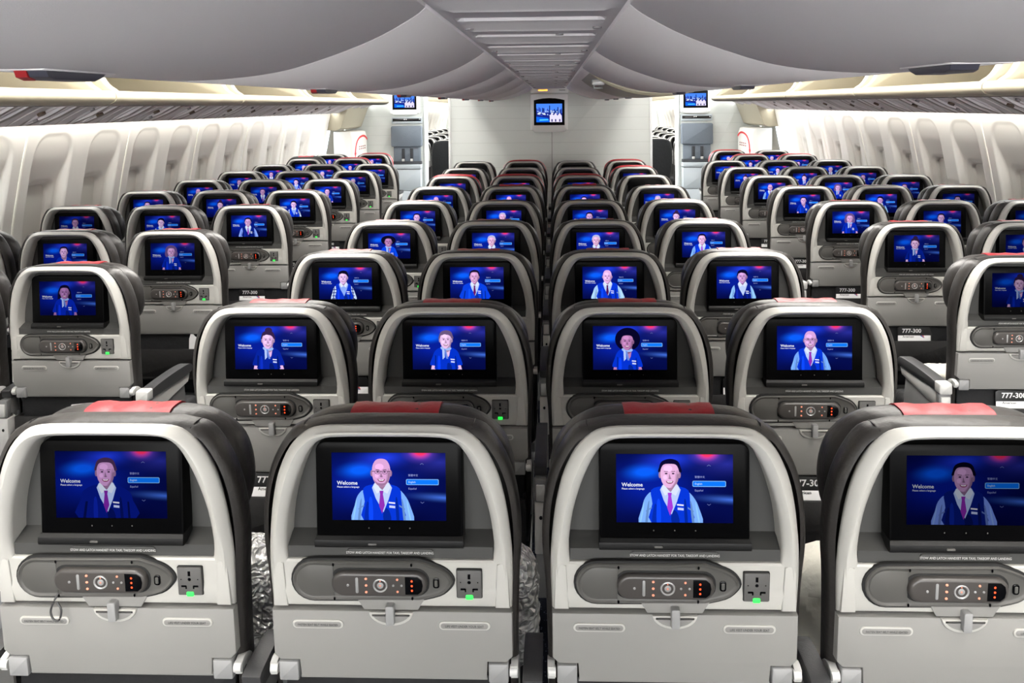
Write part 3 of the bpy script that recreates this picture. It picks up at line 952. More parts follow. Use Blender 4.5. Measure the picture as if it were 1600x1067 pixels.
for side, sg, Yb, PT in (('L', -1, 2.738 - .029, LP), ('R', 1, 2.813 - .029, RP)):
    sw = 'left' if side == 'L' else 'right'
    for r in range(9):
        for c in range(3):
            if r >= 7 and c == 0:
                continue
            if side == 'R' and r == 0 and c > 0:
                continue      # outside the picture
            if side == 'L' and r == 0 and c == 2:
                continue
            pic, lev = PT[r][c]
            x = sg * (XA + c * WS)
            if r == 7: x -= sg * .06
            if r == 8: x -= sg * .115
            y = Yb + r * PITCH + DY[side][r]
            who = pic if (c == 0 and r < 4) else None
            lab = f'grey {SIDEW[c]} seat in {sw} block\'s {ROWW[r]} row' + (f', screen showing {who}' if who else ' from the camera')
            if r == 8:
                lab = f'grey {SIDEW[c]} seat in {sw} block\'s farthest row, before the exit door'
            if (side, r, c) in REDS:
                lab = lab.replace('grey ' + SIDEW[c] + ' seat', 'grey ' + SIDEW[c] + ' seat with red headrest')
            # right-hand armrest belongs to the seat on its left
            kw = dict(arm_right=True, arm_left=False)
            if side == 'L':
                kw['aisle_right'] = (c == 0); kw['arm_left'] = (c == 2)
            else:
                kw['aisle_left'] = (c == 0); kw['arm_left'] = (c == 0)
            if r >= 7:
                if side == 'L': kw['aisle_right'] = (c == 1)
                else: kw['arm_left'] = kw['aisle_left'] = (c == 1)
            if c == 2:
                kw['arm_right' if side == 'R' else 'arm_left'] = False
            seats[side, c, r] = make_seat(lab, f'seats of the {sw} block', (x, y, 0), PICS[pic], lev, red_head=(side, r, c) in REDS, raised=.034 if (side, r, c) == ('L', 7, 2) else 0, **kw)
# one more aisle seat shows its leather side at the left edge of the view
seats['L', 0, -1] = make_seat('dark side of an aisle seat cut off by the left picture edge, nearest the camera', 'seats of the left block',
                              (-1.62, 2.709 - PITCH, 0), PICS['man in dark suit'], 'dim', aisle_right=True)

# safety cards standing in the pockets
def card(key, where):
    s = seats[key]
    o = link(ME['safety_card'], 'safety_card'); o.location = s.location
    tag(o, f'black and white safety card in pocket of {where}', 'card', 'safety cards in seat pockets')
for r in (1, 2, 3):
    for c in range(4):
        card(('C', c, r), f'{ROWW[r]}-row center seat {COLW[c]}')
for sd, w in (('L', 'left'), ('R', 'right')):
    for r in range(5):
        if sd == 'L' and r in (0, 1):
            continue
        card((sd, 0, r), f'{w} block {ROWW[r]}-row aisle seat')

# leaflets sticking out of two pockets on the left
b = MB()
b.poly([(-.07, .052, .64), (.02, .052, .58), (.09, .050, .665), (.02, .048, .69), (-.03, .049, .688), (-.10, .047, .682)], 'white')
b.poly([(-.07, .056, .64), (.02, .056, .58), (.09, .055, .665), (.02, .053, .69), (-.03, .054, .688), (-.10, .052, .682)], 'white')
b.plate([(-.06, .668), (.02, .648), (.05, .672), (.0, .682)], .0462, .047, 0, 'blackcard')
o = b.build('leaflet'); o.location = seats['L', 0, 0].location; o.location.x += .09
tag(o, 'creased white leaflet sticking out of the nearest left aisle seat pocket', 'leaflet')
b = MB()
b.plate([(-.05, .56), (.05, .56), (.06, .69), (.02, .675), (-.02, .70), (-.035, .72), (-.045, .69)], .050, .053, 0, 'white')
o = b.build('paper_bag'); o.location = seats['L', 0, 1].location; o.location.x += .10
tag(o, 'crumpled white paper bag in pocket of second left aisle seat', 'paper bag')

# blankets in clear wrap and white pillows lying on the seats
def crumple(name, size, seed, m, amp, nx=22, nz=22):
    rr = random.Random(seed)
    ph = [[rr.uniform(0, 6.28) for _ in range(8)] for _ in range(3)]
    sx, sy, sz = size
    b = MB()
    rings = []
    N = 40; K = 26
    for k in range(K + 1):
        t = -1 + 2 * k / K
        e = max(.02, (1 - abs(t) ** 5)) ** .5
        ring = []
        for i in range(N):
            a = 2 * pi * i / N
            ca, sa = math.cos(a), math.sin(a)
            q = (abs(ca) ** 3.2 + abs(sa) ** 3.2) ** (-1 / 3.2)
            x = sx / 2 * q * ca * e; y = sy / 2 * q * sa * e; z = sz / 2 * t
            d = sum(math.sin(ph[0][j] + (7 + j * 9) * i / N * 2 * pi / 3 * 1.0 + k * (.35 + .3 * j)) for j in range(4)) * amp * e
            l = math.hypot(ca, sa)
            ring.append((x - ca * (abs(d)), y - sa * abs(d), z * (1 - .02 * abs(math.sin(i * 1.7 + k)))))
        rings.append(ring)
    b.loft(rings, m)
    return b.build(name, smooth=25)
for i, (x, w, zt, nm, lab, mt) in enumerate((
        (-.110, .235, .800, 'wrapped_blanket', 'clear plastic wrapped blanket visible between the two middle seats of the nearest row', 'plasticwrap'),
        (-.600, .245, .805, 'wrapped_blanket', 'clear plastic wrapped blanket visible between the two left seats of the nearest row', 'plasticwrap'),
        (.640, .26, .80, 'wrapped_pillow', 'white pillow in plastic visible between the two right seats of the nearest row', 'pillow'))):
    o = crumple(nm, (w, .13, zt - .532), 11 + i, mt, .003)
    o.location = (x, 1.66, .532 + (zt - .532) / 2)
    tag(o, lab, 'blanket' if i < 2 else 'pillow', 'wrapped bedding on the seats')
o = crumple('white_pillow', (.24, .14, .15), 5, 'pillow', .003)
sR = seats['R', 0, 0].location
o.location = (sR.x - .09, sR.y + .40, .532 + .075)
tag(o, 'white pillow on the right aisle seat cushion beside its armrest', 'pillow', 'wrapped bedding on the seats')

# ------------------------------------------------------------------ cabin floor and side walls
YB, YF = -5.0, 22.0
b = MB(); b.box(-2.95, 2.95, YB, YF, -.06, 0, 'carpet')
struct(b.build('floor'), 'dark navy speckled cabin carpet')

WY0 = 4.29 - 1.066 * 6     # joint line of the panels
def wall_x(z):
    pts = [(0, 2.86), (.45, 2.905), (.8, 2.91), (1.085, 2.885), (1.35, 2.835), (1.603, 2.78), (1.75, 2.745), (2.4, 2.55)]
    for (z0, x0), (z1, x1) in zip(pts, pts[1:]):
        if z <= z1:
            # smooth by quadratic blending of neighbours
            t = (z - z0) / (z1 - z0); return x0 + (x1 - x0) * t
    return pts[-1][1]
def rr_sd(y, z, hy, z0, z1, r):
    """signed distance to a rounded rectangle (negative inside)"""
    cz, hz = (z0 + z1) / 2, (z1 - z0) / 2
    qx, qz = abs(y) - (hy - r), abs(z - cz) - (hz - r)
    return math.hypot(max(qx, 0), max(qz, 0)) + min(max(qx, qz), 0) - r

def wallpanel_mesh(sg):
    """a side-wall module two windows wide"""
    W = 1.066
    ny, nz = 126, 122
    verts, faces = [], []
    z0, z1 = .0, 1.62
    zs = [0, .2, .4, .55] + [.62 + (1.62 - .62) * k / (nz - 5) for k in range(nz - 4)]
    for k, z in enumerate(zs):
        bx = (wall_x(z - .03) + wall_x(z) + wall_x(z + .03)) / 3
        for j in range(ny + 1):
            y = W * j / ny
            yc = ((y / (W / 2)) % 1 - .5) * (W / 2)
            d = rr_sd(yc, z, .172, .70, 1.562, .115)
            dep = 0
            if d < .012:
                e = 1 - sm(-.016, .010, d)
                ramp = .007 + .012 * sm(1.55, 1.36, z) + .034 * sm(1.44, 1.25, z)
                dep = e * ramp
                d2 = rr_sd(yc, z, .118, .82, 1.285, .06)
                dep += .014 * (1 - sm(-.002, .020, d2)) + .045 * (1 - sm(-.010, .0, d2 + .010))
            # seam groove at the joint
            verts.append((sg * (bx + dep), y, z))
    n = ny + 1
    for k in range(len(zs) - 1):
        for j in range(ny):
            faces.append((k * n + j, k * n + j + 1, (k + 1) * n + j + 1, (k + 1) * n + j))
    me = bpy.data.meshes.new('wall_panel'); me.from_pydata(verts, [], faces)
    me.materials.append(M_['wall'])
    me.polygons.foreach_set('use_smooth', [True] * len(me.polygons))
    me.update(); return me

def shade_mesh(sg):
    b = MB()
    out = rrect(0, 1.052, .208, .436, .05, 6)
    rings = []
    for p, off in ((out, .090), (out, .100)):
        rings.append([(sg * (wall_x(z) + off), y, z) for y, z in p])
    b.loft(rings, 'shade')
    # pull ledge
    b.loft([[(sg * (wall_x(.86) + off), y, z) for y, z in rrect(0, .86, .10, .014, .006, 3)] for off in (.080, .092)], 'shade')
    return b.mesh('window_shade')

def strip_mesh(sg):
    b = MB()
    zs = [.3 + (1.615 - .3) * k / 14 for k in range(15)]
    b.loft([[(sg * (wall_x(z) - .004), -.008, z), (sg * (wall_x(z) - .007), 0, z), (sg * (wall_x(z) - .004), .008, z), (sg * (wall_x(z) + .01), .008, z), (sg * (wall_x(z) + .01), -.008, z)] for z in zs], 'strip')
    return b.mesh('joint_strip')

for side, sg in (('left', -1), ('right', 1)):
    root = bpy.data.objects.new('wall_' + side, None); COL.objects.link(root)
    struct(root, f'white {side} cabin side wall with deep scooped window recesses')
    pm, smh, jm = wallpanel_mesh(sg), shade_mesh(sg), strip_mesh(sg)
    def modules(k0, k1):
        for k in range(k0, k1):
            y = 4.29 + 1.066 * k
            p = link(pm, 'wall_panel', root); p.location.y = y
            s = link(jm, 'joint_strip', root); s.location.y = y
            for q in (.25, .75):
                w = link(smh, 'window_shade', root); w.location.y = y + 1.066 * q
    modules(-8, 5); modules(10, 17)
    # plain panels round the exit and beyond
    b = MB()
    def plain(y0, y1):
        zs = [0, .3, .6, .8, 1.0, 1.2, 1.4, 1.62]
        b.loft([[(sg * wall_x(z), y0, z), (sg * wall_x(z), y1, z)] for z in zs], 'wall', False, False, closed=False)
    plain(9.62, 10.12); plain(11.15, 14.95)
    # rounded reveal pillar before the exit
    b.loft([[(sg * (wall_x(z) - .002), 9.62, z), (sg * (wall_x(z) - .05), 9.90, z), (sg * (wall_x(z) - .055), 10.02, z), (sg * (wall_x(z) - .02), 10.14, z), (sg * (wall_x(z) + .06), 10.16, z), (sg * (wall_x(z) + .06), 9.6, z)]
            for z in (0, .3, .6, .9, 1.1, 1.3, 1.5, 1.62)], 'wall')
    b.build('wall_panel', root, smooth=50)

# ------------------------------------------------------------------ exit doors
for n, (side, sg) in enumerate((('left', -1), ('right', 1)), 1):
    d = bpy.data.objects.new(f'door_{n}', None); COL.objects.link(d)
    struct(d, f'cream {side} exit door with slide bustle and red arrow')
    b = MB()
    b.loft([[(sg * (wall_x(z) + .02), 10.12, z), (sg * (wall_x(z) + .02), 11.15, z)] for z in (0, .3, .6, .9, 1.1, 1.3, 1.5, 1.7, 2.0)], 'wall', False, False, closed=False)
    b.build('door_panel', d)
    # daylight pane of the door window
    b = MB()
    q = rrect(10.25, 1.27, .18, .42, .085, 6)
    b.loft([[(sg * (wall_x(z) + off), y, z) for y, z in q] for off in (-.004, .012)], 'day')
    b.build('door_window', d)
    # slide bustle
    b = MB()
    prof = [(2.76, .05), (2.56, .05), (2.525, .12), (2.52, .9), (2.52, 1.25), (2.535, 1.335), (2.57, 1.375), (2.78, 1.38)]
    prof = crom(prof, 3)
    def ringx(y, dx):
        return [(sg * (x + dx * (1 if x < 2.7 else 0)), y, z) for x, z in prof]
    b.loft([ringx(10.345, .02), ringx(10.355, .006), ringx(10.38, 0), ringx(11.08, 0), ringx(11.11, .01), ringx(11.12, .05)], 'wall')
    b.build('slide_bustle', d, smooth=50)
    b = MB()
    pts = crom([(11.06, 1.262), (10.90, 1.305), (10.73, 1.318), (10.52, 1.306), (10.36, 1.275), (10.25, 1.225), (10.19, 1.165), (10.165, 1.11)], 4)
    pts = [(10.42 + (y - 10.165) * .76, 1.7 - (1.7 - z) * 1.02) for y, z in pts]
    xs = sg * 2.5185
    L_, R_ = [], []
    for i, (y, z) in enumerate(pts):
        y2, z2 = pts[min(i + 1, len(pts) - 1)]; y1, z1_ = pts[max(i - 1, 0)]
        # width measured across the band (the band is seen very obliquely, it is wide along the aisle)
        ty, tz = y2 - y1, z2 - z1_
        l = math.hypot(ty, tz) or 1
        w = .013
        ny, nz = -tz / l * .034, ty / l * w
        L_.append((xs, y + ny, z + nz)); R_.append((xs, y - ny, z - nz))
    for i in range(len(pts) - 1):
        b.poly([L_[i], L_[i + 1], R_[i + 1], R_[i]], 'redpaint')
    b.poly([(xs, 10.365, 1.105), (xs, 10.485, 1.105), (xs, 10.42, 1.035)], 'redpaint')
    b.build('red_arrow', d)
    b = MB()
    for i in range(2):
        for j in range(4):
            y0 = 10.62 + j * .10
            b.poly([(xs, y0, 1.165 - i * .03), (xs, y0 + .07, 1.165 - i * .03), (xs, y0 + .07, 1.180 - i * .03), (xs, y0, 1.180 - i * .03)], 'latchred')
    b.build('red_lettering', d)
    # overhead header panel that closes the bin end above the exit
    b = MB()
    poly = [(sg * 2.50, 1.705), (sg * 2.605, 1.43), (sg * 2.66, 1.405), (sg * 2.86, 1.405), (sg * 2.80, 1.74), (sg * 2.52, 1.74)]
    b.plate(poly, 10.05, 11.14, .01, 'cream')
    b.build('door_header', d)

# ------------------------------------------------------------------ outboard bins
def bin_body_mesh(sg, L):
    b = MB()
    X = lambda x, z: (sg * x, z)
    outer = crom([(1.505, 1.765), (1.487, 1.757), (1.483, 1.738), (1.497, 1.722), (1.53, 1.714), (1.60, 1.713)], 4)
    back = [(2.30, 1.778), (2.50, 1.80), (2.57, 1.90), (2.50, 2.12), (2.30, 2.20)]
    inner = [(2.28, 2.17), (2.44, 2.08), (2.49, 1.92), (2.44, 1.825), (2.30, 1.80), (1.60, 1.745), (1.525, 1.747), (1.515, 1.758)]
    poly = [(sg * x, z) for x, z in outer + crom(back, 3) + crom(inner, 3)]
    b.loft([[(x, .004, z) for x, z in poly], [(x, L - .004, z) for x, z in poly]], 'cream')
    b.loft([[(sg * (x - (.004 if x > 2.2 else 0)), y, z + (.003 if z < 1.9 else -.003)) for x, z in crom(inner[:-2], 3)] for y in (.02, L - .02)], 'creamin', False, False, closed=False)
    return b.mesh('bin_tray', smooth=35)
def bin_end_mesh(sg, y):
    b = MB()
    edge = crom([(1.497, 1.735), (1.512, 1.765), (1.545, 1.79), (1.572, 1.835), (1.585, 1.90), (1.60, 2.0), (1.66, 2.14)], 4)
    poly = [(sg * x, z) for x, z in edge + [(2.30, 2.19), (2.50, 2.10), (2.55, 1.90), (2.46, 1.80)]]
    b.plate(poly, y - .018, y + .018, .006, 'cream')
    return b.mesh('bin_end', smooth=35)
BL = 1.18
for side, sg in (('left', -1), ('right', 1)):
    bm_, e0, e1 = bin_body_mesh(sg, BL), bin_end_mesh(sg, .055), bin_end_mesh(sg, BL - .055)
    k_ = 0
    for k in range(-6, 4):
        y = 2.80 + k * BL
        if y > 7.4: break
        k_ += 1
        where = ['nearest', 'second', 'third', 'fourth', 'fifth', 'sixth', 'seventh', 'eighth'][max(0, k + 1)] if k >= -1 else None
        lab = f'open cream overhead bin above the {side} seats, {where} in view' if where else f'open cream overhead bin above the {side} seats, behind the camera'
        r = empty('overhead_bin', lab, 'overhead bin', (0, y, 0), 'open outboard bins')
        link(bm_, 'bin_tray', r); link(e0, 'bin_end', r); link(e1, 'bin_end', r)
    for k in range(5):
        y = 14.6 + k * BL
        r = empty('overhead_bin', f'cream overhead bin of the next cabin, seen through the {side} aisle opening', 'overhead bin', (0, y, 0), f'next cabin bins on the {side}')
        link(bm_, 'bin_tray', r); link(e0, 'bin_end', r); link(e1, 'bin_end', r)
    # service panels under the bins: sloping ribbed strip
    b = MB()
    yy = YB
    i = 0
    pr = random.Random(3 + n)
    def line(y, dz):
        near = y < 7.4          # beyond the last bin only the outer slope continues
        return [(sg * (1.60 if near else 2.33), y, 1.711 if near else 1.742), (sg * (1.80 if near else 2.335), y, 1.722 if near else 1.742), (sg * 2.34, y, 1.742),
                (sg * 2.42, y, 1.728 + dz * .6), (sg * 2.52, y, 1.681 + dz), (sg * 2.622, y, 1.627), (sg * 2.635, y, 1.619), (sg * 2.65, y, 1.632)]
    rows = []
    y = YB
    while y < 11.1:
        # flat field, then a pair of raised ribs
        for dy, dz in ((0, 0), (.006, -.016), (.03, -.016), (.040, 0), (.05, 0), (.054, .022), (.085, .022), (.09, 0), (.11, 0), (.116, -.012), (.15, -.012), (.158, 0), (.235, 0), (.239, .012), (.25, .012), (.254, 0), (.335, 0), (.340, .020), (.365, .020), (.372, 0)):
            rows.append(line(y + dy, dz))
        y += .393
    b.loft(rows, 'psu', False, False, closed=False)
    nper = 20
    seam = b.mi('psuseam')
    for fi in range(len(b.f)):
        if (fi // 7) % nper in (1, 2, 9, 10, 13, 17):
            b.m[fi] = seam  # darker colour on some rib and groove faces makes the streaks
    ps = struct(b.build(f'trim_{1 if sg < 0 else 2}', smooth=25), f'ribbed grey service panels under the {side} bins')
    b = MB()
    y = .2
    while y < 9.5:
        for (x, dy, rx, m) in ((2.51, .24, .020, 'dot'), (2.58, .30, .013, 'dotgrey'), (2.47, .62, .013, 'dotgrey'), (2.53, .80, .020, 'dot')):
            z = 1.728 - (x - 2.42) * .50 - .002
            a = Vector((-sg * .45, 0, -.9)).normalized()
            c = Vector((sg * x, y + dy, z))
            b.tube([c - a * .006, c + a * .008], rx, m, 12)
        b.box(sg * 2.41 - .02, sg * 2.41 + .02, y + .40, y + .52, 1.715, 1.738, 'latch', .004)
        y += BL / 1.0
    b.build('reading_light', ps)
    # wash light recessed along the top of the side wall
    b = MB()
    b.box(sg * 2.69 - .02, sg * 2.69 + .02, YB, 9.6, 1.632, 1.640, emitter('wash_light', (1, .985, .96), 7.0))
    o = b.build('wash_light'); struct(o, f'white tube light washing the {side} wall top')
    # valance hiding the tube
    # ceiling over the outboard bins and the aisle with its cove lights
    b = MB()
    prof = crom([(2.56, 2.12), (2.2, 2.24), (1.75, 2.26), (1.60, 2.30), (1.2, 2.34), (.85, 2.30), (.75, 2.25)], 3)
    b.loft([[(sg * x, y, z) for x, z in prof] for y in (YB, YF)], 'ceil', False, False, closed=False)
    struct(b.build(f'ceiling_{side}'), f'white aisle ceiling on the {side}')
    b = MB()
    b.box(sg * 1.10 - .10, sg * 1.10 + .10, YB, 7.3, 2.30, 2.315, emitter('aisle_light', (1, .985, .96), 24.0))
    b.box(sg * 1.75 - .10, sg * 1.75 + .10, 8.6, 11.0, 2.225, 2.24, emitter('exit_light', (1, .985, .95), .7))
    b.box(sg * 1.20 - .13, sg * 1.20 + .13, 12.0, YF, 2.30, 2.315, emitter('far_light', (1, .985, .96), 5.0))
    b.box(sg * 2.735 - .015, sg * 2.735 + .015, 12, 21.5, 1.632, 1.640, emitter('far_wash_light', (1, .98, .95), 8.0))
    struct(b.build(f'ceiling_light_{side}'), f'long warm ceiling light over the {side} aisle')

# ------------------------------------------------------------------ center bins, service strip
CP = [(.178, 1.872), (.20, 1.855), (.26, 1.822), (.333, 1.793), (.425, 1.765), (.52, 1.752), (.61, 1.7485), (.70, 1.7545), (.79, 1.778), (.87, 1.83), (.915, 1.92), (.93, 2.05), (.92, 2.24)]
CPS = crom(CP, 4)
def cbin_mesh(sg, L):
    b = MB()
    poly = [(sg * x, z) for x, z in CPS] + [(sg * .30, 2.24), (sg * .178, 1.95)]
    g = .0035
    rings = [([(x, z) for x, z in inset(poly, .006)], g), (inset(poly, .0015), g + .0015), (poly, g + .005), (poly, L - g - .005), (inset(poly, .0015), L - g - .0015), (inset(poly, .006), L - g)]
    b.loft([[(x, y, z) for x, z in p] for p, y in rings], 'bin')
    return b.mesh('bin_door', smooth=40)
def clatch_mesh(sg):
    b = MB()
    p = [(0, 0), (.008, -.012), (.02, -.015), (.11, -.015), (.13, -.009), (.14, 0)]
    # escutcheon plus pull, hanging under the bin belly
    b.plate([(y, 1.752 + z) for y, z in p], sg * .566, sg * .604, .002, 'latch', axis='x')
    if sg < 0: b.plate([(y * .1, 1.7515 + z * .95) for y, z in ((-.01, 0), (.05, -.0125), (.2, -.0165), (.2, 0))], sg * .590, sg * .605, .0005, 'latchred', axis='x')
    b.box(sg * .60 - .04, sg * .60 + .04, -.010, .15, 1.7475, 1.752, 'bin', .002)
    return b.mesh('bin_latch')
CBL = 1.2
for side, sg in (('left', -1), ('right', 1)):
    bm_, lm_ = cbin_mesh(sg, CBL), clatch_mesh(sg)
    for k in range(-5, 6):
        y = 1.43 + k * CBL
        nm = ROWW[k + 1] if k >= -1 else None
        lab = f'closed grey center overhead bin on the {side} of the service strip, {nm} in view' if nm else f'closed grey center overhead bin on the {side}, behind the camera'
        r = empty('overhead_bin', lab, 'overhead bin', (0, y, 0), 'closed center bins')
        o = link(bm_, 'bin_door', r)
        l = link(lm_, 'bin_latch', r); l.location.y = (.73 if side == 'left' else .86)
        if side == 'right' and k == 2:
            # this one is not fully shut: swung down a little about its inner edge, cream rim showing
            HALF = r; r['label'] = 'half-open grey center overhead bin on the right, cream liner showing'
# half-open cream lip of the right-hand bin
b = MB()
lipo = [(.20, 1.862), (.26, 1.829), (.333, 1.800), (.425, 1.772), (.52, 1.7585), (.61, 1.755), (.70, 1.761)]
low = [(.20, 1.858), (.26, 1.812), (.333, 1.776), (.425, 1.747), (.52, 1.736), (.61, 1.737), (.70, 1.752)]
A, Bq = crom(lipo, 3), crom(low, 3)
rr_ = []
for y, t in ((5.037, 0), (5.045, 1), (6.20, 1), (6.21, 0)):
    rr_.append([(x, y, z) for x, z in A] + [(x, y, z + (1 - t) * .01) for x, z in reversed(Bq)])
b.loft(rr_, 'cream')
o = b.build('bin_liner', HALF); o.location.y = -5.03; o['label'] = 'cream bin liner'
b = MB(); b.box(-.03, .03, -.02, .02, -.018, .012, 'silver', .006); b.tube([(-.02, 0, -.01), (-.02, 0, -.03), (.02, 0, -.03), (.02, 0, -.01)], .004, 'silver')
o2 = b.build('bin_hook', o); o2.location = (.255, 5.075, 1.806)

# belly end caps at the bulkhead and the strip with its ribs
b = MB()
rows = []
def srow(y, dz):
    return [(-.176, y, 1.900), (-.170, y, 1.8735), (-.150, y, 1.871), (-.135, y, 1.871 + dz), (.135, y, 1.871 + dz), (.150, y, 1.871), (.170, y, 1.8735), (.176, y, 1.900)]
y = -4.95
while y < 8.2:
    for dy, dz in ((0, 0), (.012, .011), (.060, .011), (.066, .0), (.082, -.001), (.088, .006), (.13, .006), (.142, 0), (.25, 0), (.256, -.004), (.262, 0)):
        rows.append(srow(y + dy, dz))
    y += .385
rows.append(srow(8.58, 0))
b.loft(rows, 'psu', False, False, closed=False)
ce = struct(b.build('ceiling_center', smooth=22), 'ribbed grey service strip between the center bins')
b = MB()
y = .2
while y < 8.4:
    for x in (-.142, .142):
        b.cyl((x, y + .075, 1.8705), 'z', .010, .006, 'dotgrey', 12)
    b.cyl((.06, y + .25, 1.8708), 'z', .010, .004, 'dotgrey', 10)
    y += .77
b.build('reading_light', ce)
# ------------------------------------------------------------------ center bulkhead, side dividers
b = MB()
b.box(-1.055, 1.055, 8.62, 8.72, 0, 2.34, 'divider', .004)
for s in (-1, 1):
    b.box(s * 1.062 - .014, s * 1.062 + .014, 8.612, 8.74, 0, 2.34, 'trimw', .004)
b.box(.018, .022, 8.617, 8.63, 0, 1.5, 'bay')
struct(b.build('wall_front'), 'pale grey laminated center bulkhead')
for side, sg in (('left', -1), ('right', 1)):
    b = MB()
    x0, x1 = sorted((sg * 1.725, sg * 2.86))
    b.box(x0, x1, 11.16, 11.24, 0, 2.32, 'divider', .003)
    b.box(sg * 1.725 - .018, sg * 1.725 + .018, 11.14, 11.3, 0, 2.32, 'trimw', .006)
    struct(b.build(f'wall_front_{side}'), f'pale grey {side} cabin divider')
b = MB(); b.box(-2.95, 2.95, YF, YF + .05, 0, 2.34, 'divider'); struct(b.build('wall_end'), 'far end wall of the next cabin')

# wall-mounted screens
def wall_tv(x, y, z0, z1, w, label):
    r = empty('wall_monitor', label, 'monitor', (x, y, 0), 'cabin wall monitors')
    h = z1 - z0; cz = (z0 + z1) / 2
    b = MB()
    p = rrect(0, cz, w, h, .012, 4)
    b.plate(p, -.075, 0, .012, 'tvframe')
    # lower chin
    b.plate(rrect(0, z0 + .006, w * .86, .05, .02, 5), -.068, 0, .012, 'tvframe')
    b.build('monitor_frame', r)
    b = MB()
    sw, sh = w - .07, h - .105
    arch = [(-sw / 2, cz - sh / 2), (sw / 2, cz - sh / 2), (sw / 2, cz + sh / 2 - .012)] + [(sw / 2 - sw * t, cz + sh / 2 - .012 + .022 * (1 - (2 * t - 1) ** 2)) for t in (.15, .3, .5, .7, .85)] + [(-sw / 2, cz + sh / 2 - .012)]
    b.plate(arch, -.078, -.06, .003, 'bezel')
    scr = b.build('screen', r)
    # the moving-map style programme picture: skyline, bright sky, pale figures
    V = []; F = []; MI = []; CC = []
    pw, ph = sw * .84, sh * .70
    zb = cz - sh / 2 + sh * .12
    yl = [-.0790]
    def add(pts, col):
        s = len(V); V.extend((xx * pw, yl[0], zb + zz * ph) for xx, zz in pts); F.append(tuple(range(s, s + len(pts)))); CC.append((*lin(col), 1)); yl[0] -= .00004
    add([(-.5, 0), (.5, 0), (.5, 1), (-.5, 1)], (.30, .55, 1.0))
    rr = random.Random(5)
    for i in range(22):
        xx = -.5 + i / 22; hh = .62 + rr.uniform(0, .2)
        add([(xx, .4), (xx + .04, .4), (xx + .04, hh), (xx, hh)], rr.choice([(.08, .14, .48), (.45, .62, .98), (.20, .28, .7)]))
    add([(0, .5), (.035, .5), (.035, .90), (0, .90)], (.03, .08, .35))
    add([(-.5, 0), (.5, 0), (.5, .48), (-.5, .55)], (.10, .16, .55))
    for i in range(26):
        xx = rr.uniform(-.48, .3); zz = rr.uniform(.28, .58); w_ = rr.uniform(.03, .09)
        add([(xx, zz), (xx + w_, zz - .02), (xx + w_, zz + .05), (xx, zz + .06)], rr.choice([(.92, .95, 1.0), (.70, .80, 1.0), (.25, .30, .75)]))
    add([(-.5, 0), (.05, 0), (-.05, .22), (-.5, .30)], (.08, .42, .95))
    add([(-.38, .08), (-.04, .10), (-.04, .16), (-.38, .15)], (.35, .85, 1.0))
    for i, xx in enumerate((.10, .24, .40)):
        add([(xx - .08, .0), (xx + .09, .0), (xx + .08, .34), (xx, .50), (xx - .08, .34)], (.93, .90, 1.0))
        add([(xx - .02, .02), (xx + .03, .02), (xx + .03, .16), (xx - .02, .16)], (.20, .18, .45))
    me = bpy.data.meshes.new('programme_picture'); me.from_pydata(V, [], F); me.materials.append(DISP['bright'][1])
    at = me.attributes.new('ink', 'FLOAT_COLOR', 'CORNER')
    for p in me.polygons:
        for li in p.loop_indices: at.data[li].color = CC[p.index]
    link(me, 'programme_picture', scr)
    return r
wall_tv(-.005, 8.619, 1.432, 1.812, .392, 'boxy white-framed wall monitor at the top center of the middle bulkhead')
wall_tv(-1.995, 11.158, 1.60, 1.945, .40, 'wall monitor high on the left divider above the jump seat')
wall_tv(1.955, 11.158, 1.585, 1.93, .40, 'wall monitor high on the right divider above the jump seat')
# lit sign over the middle monitor
r = empty('cabin_sign', 'lit amber sign box above the middle bulkhead monitor', 'sign', (0, 8.618, 0))
b = MB(); b.box(-.198, .198, -.05, 0, 1.824, 1.876, 'trimw', .005); b.build('sign_box', r)
b = MB()
rr = random.Random(2)
x = -.118
while x < -.025:
    w = rr.choice([.006, .009, .011]); b.poly([(x, -.0505, 1.845), (x + w, -.0505, 1.845), (x + w, -.0505, 1.858 + rr.choice([0, .003])), (x, -.0505, 1.858)], 'amber'); x += w + .002
b.build('amber_legend', r)
b = MB(); b.poly([(.10, -.0505, 1.848), (.165, -.0505, 1.848), (.165, -.0505, 1.854), (.10, -.0505, 1.854)], 'bay'); b.build('grey_legend', r)

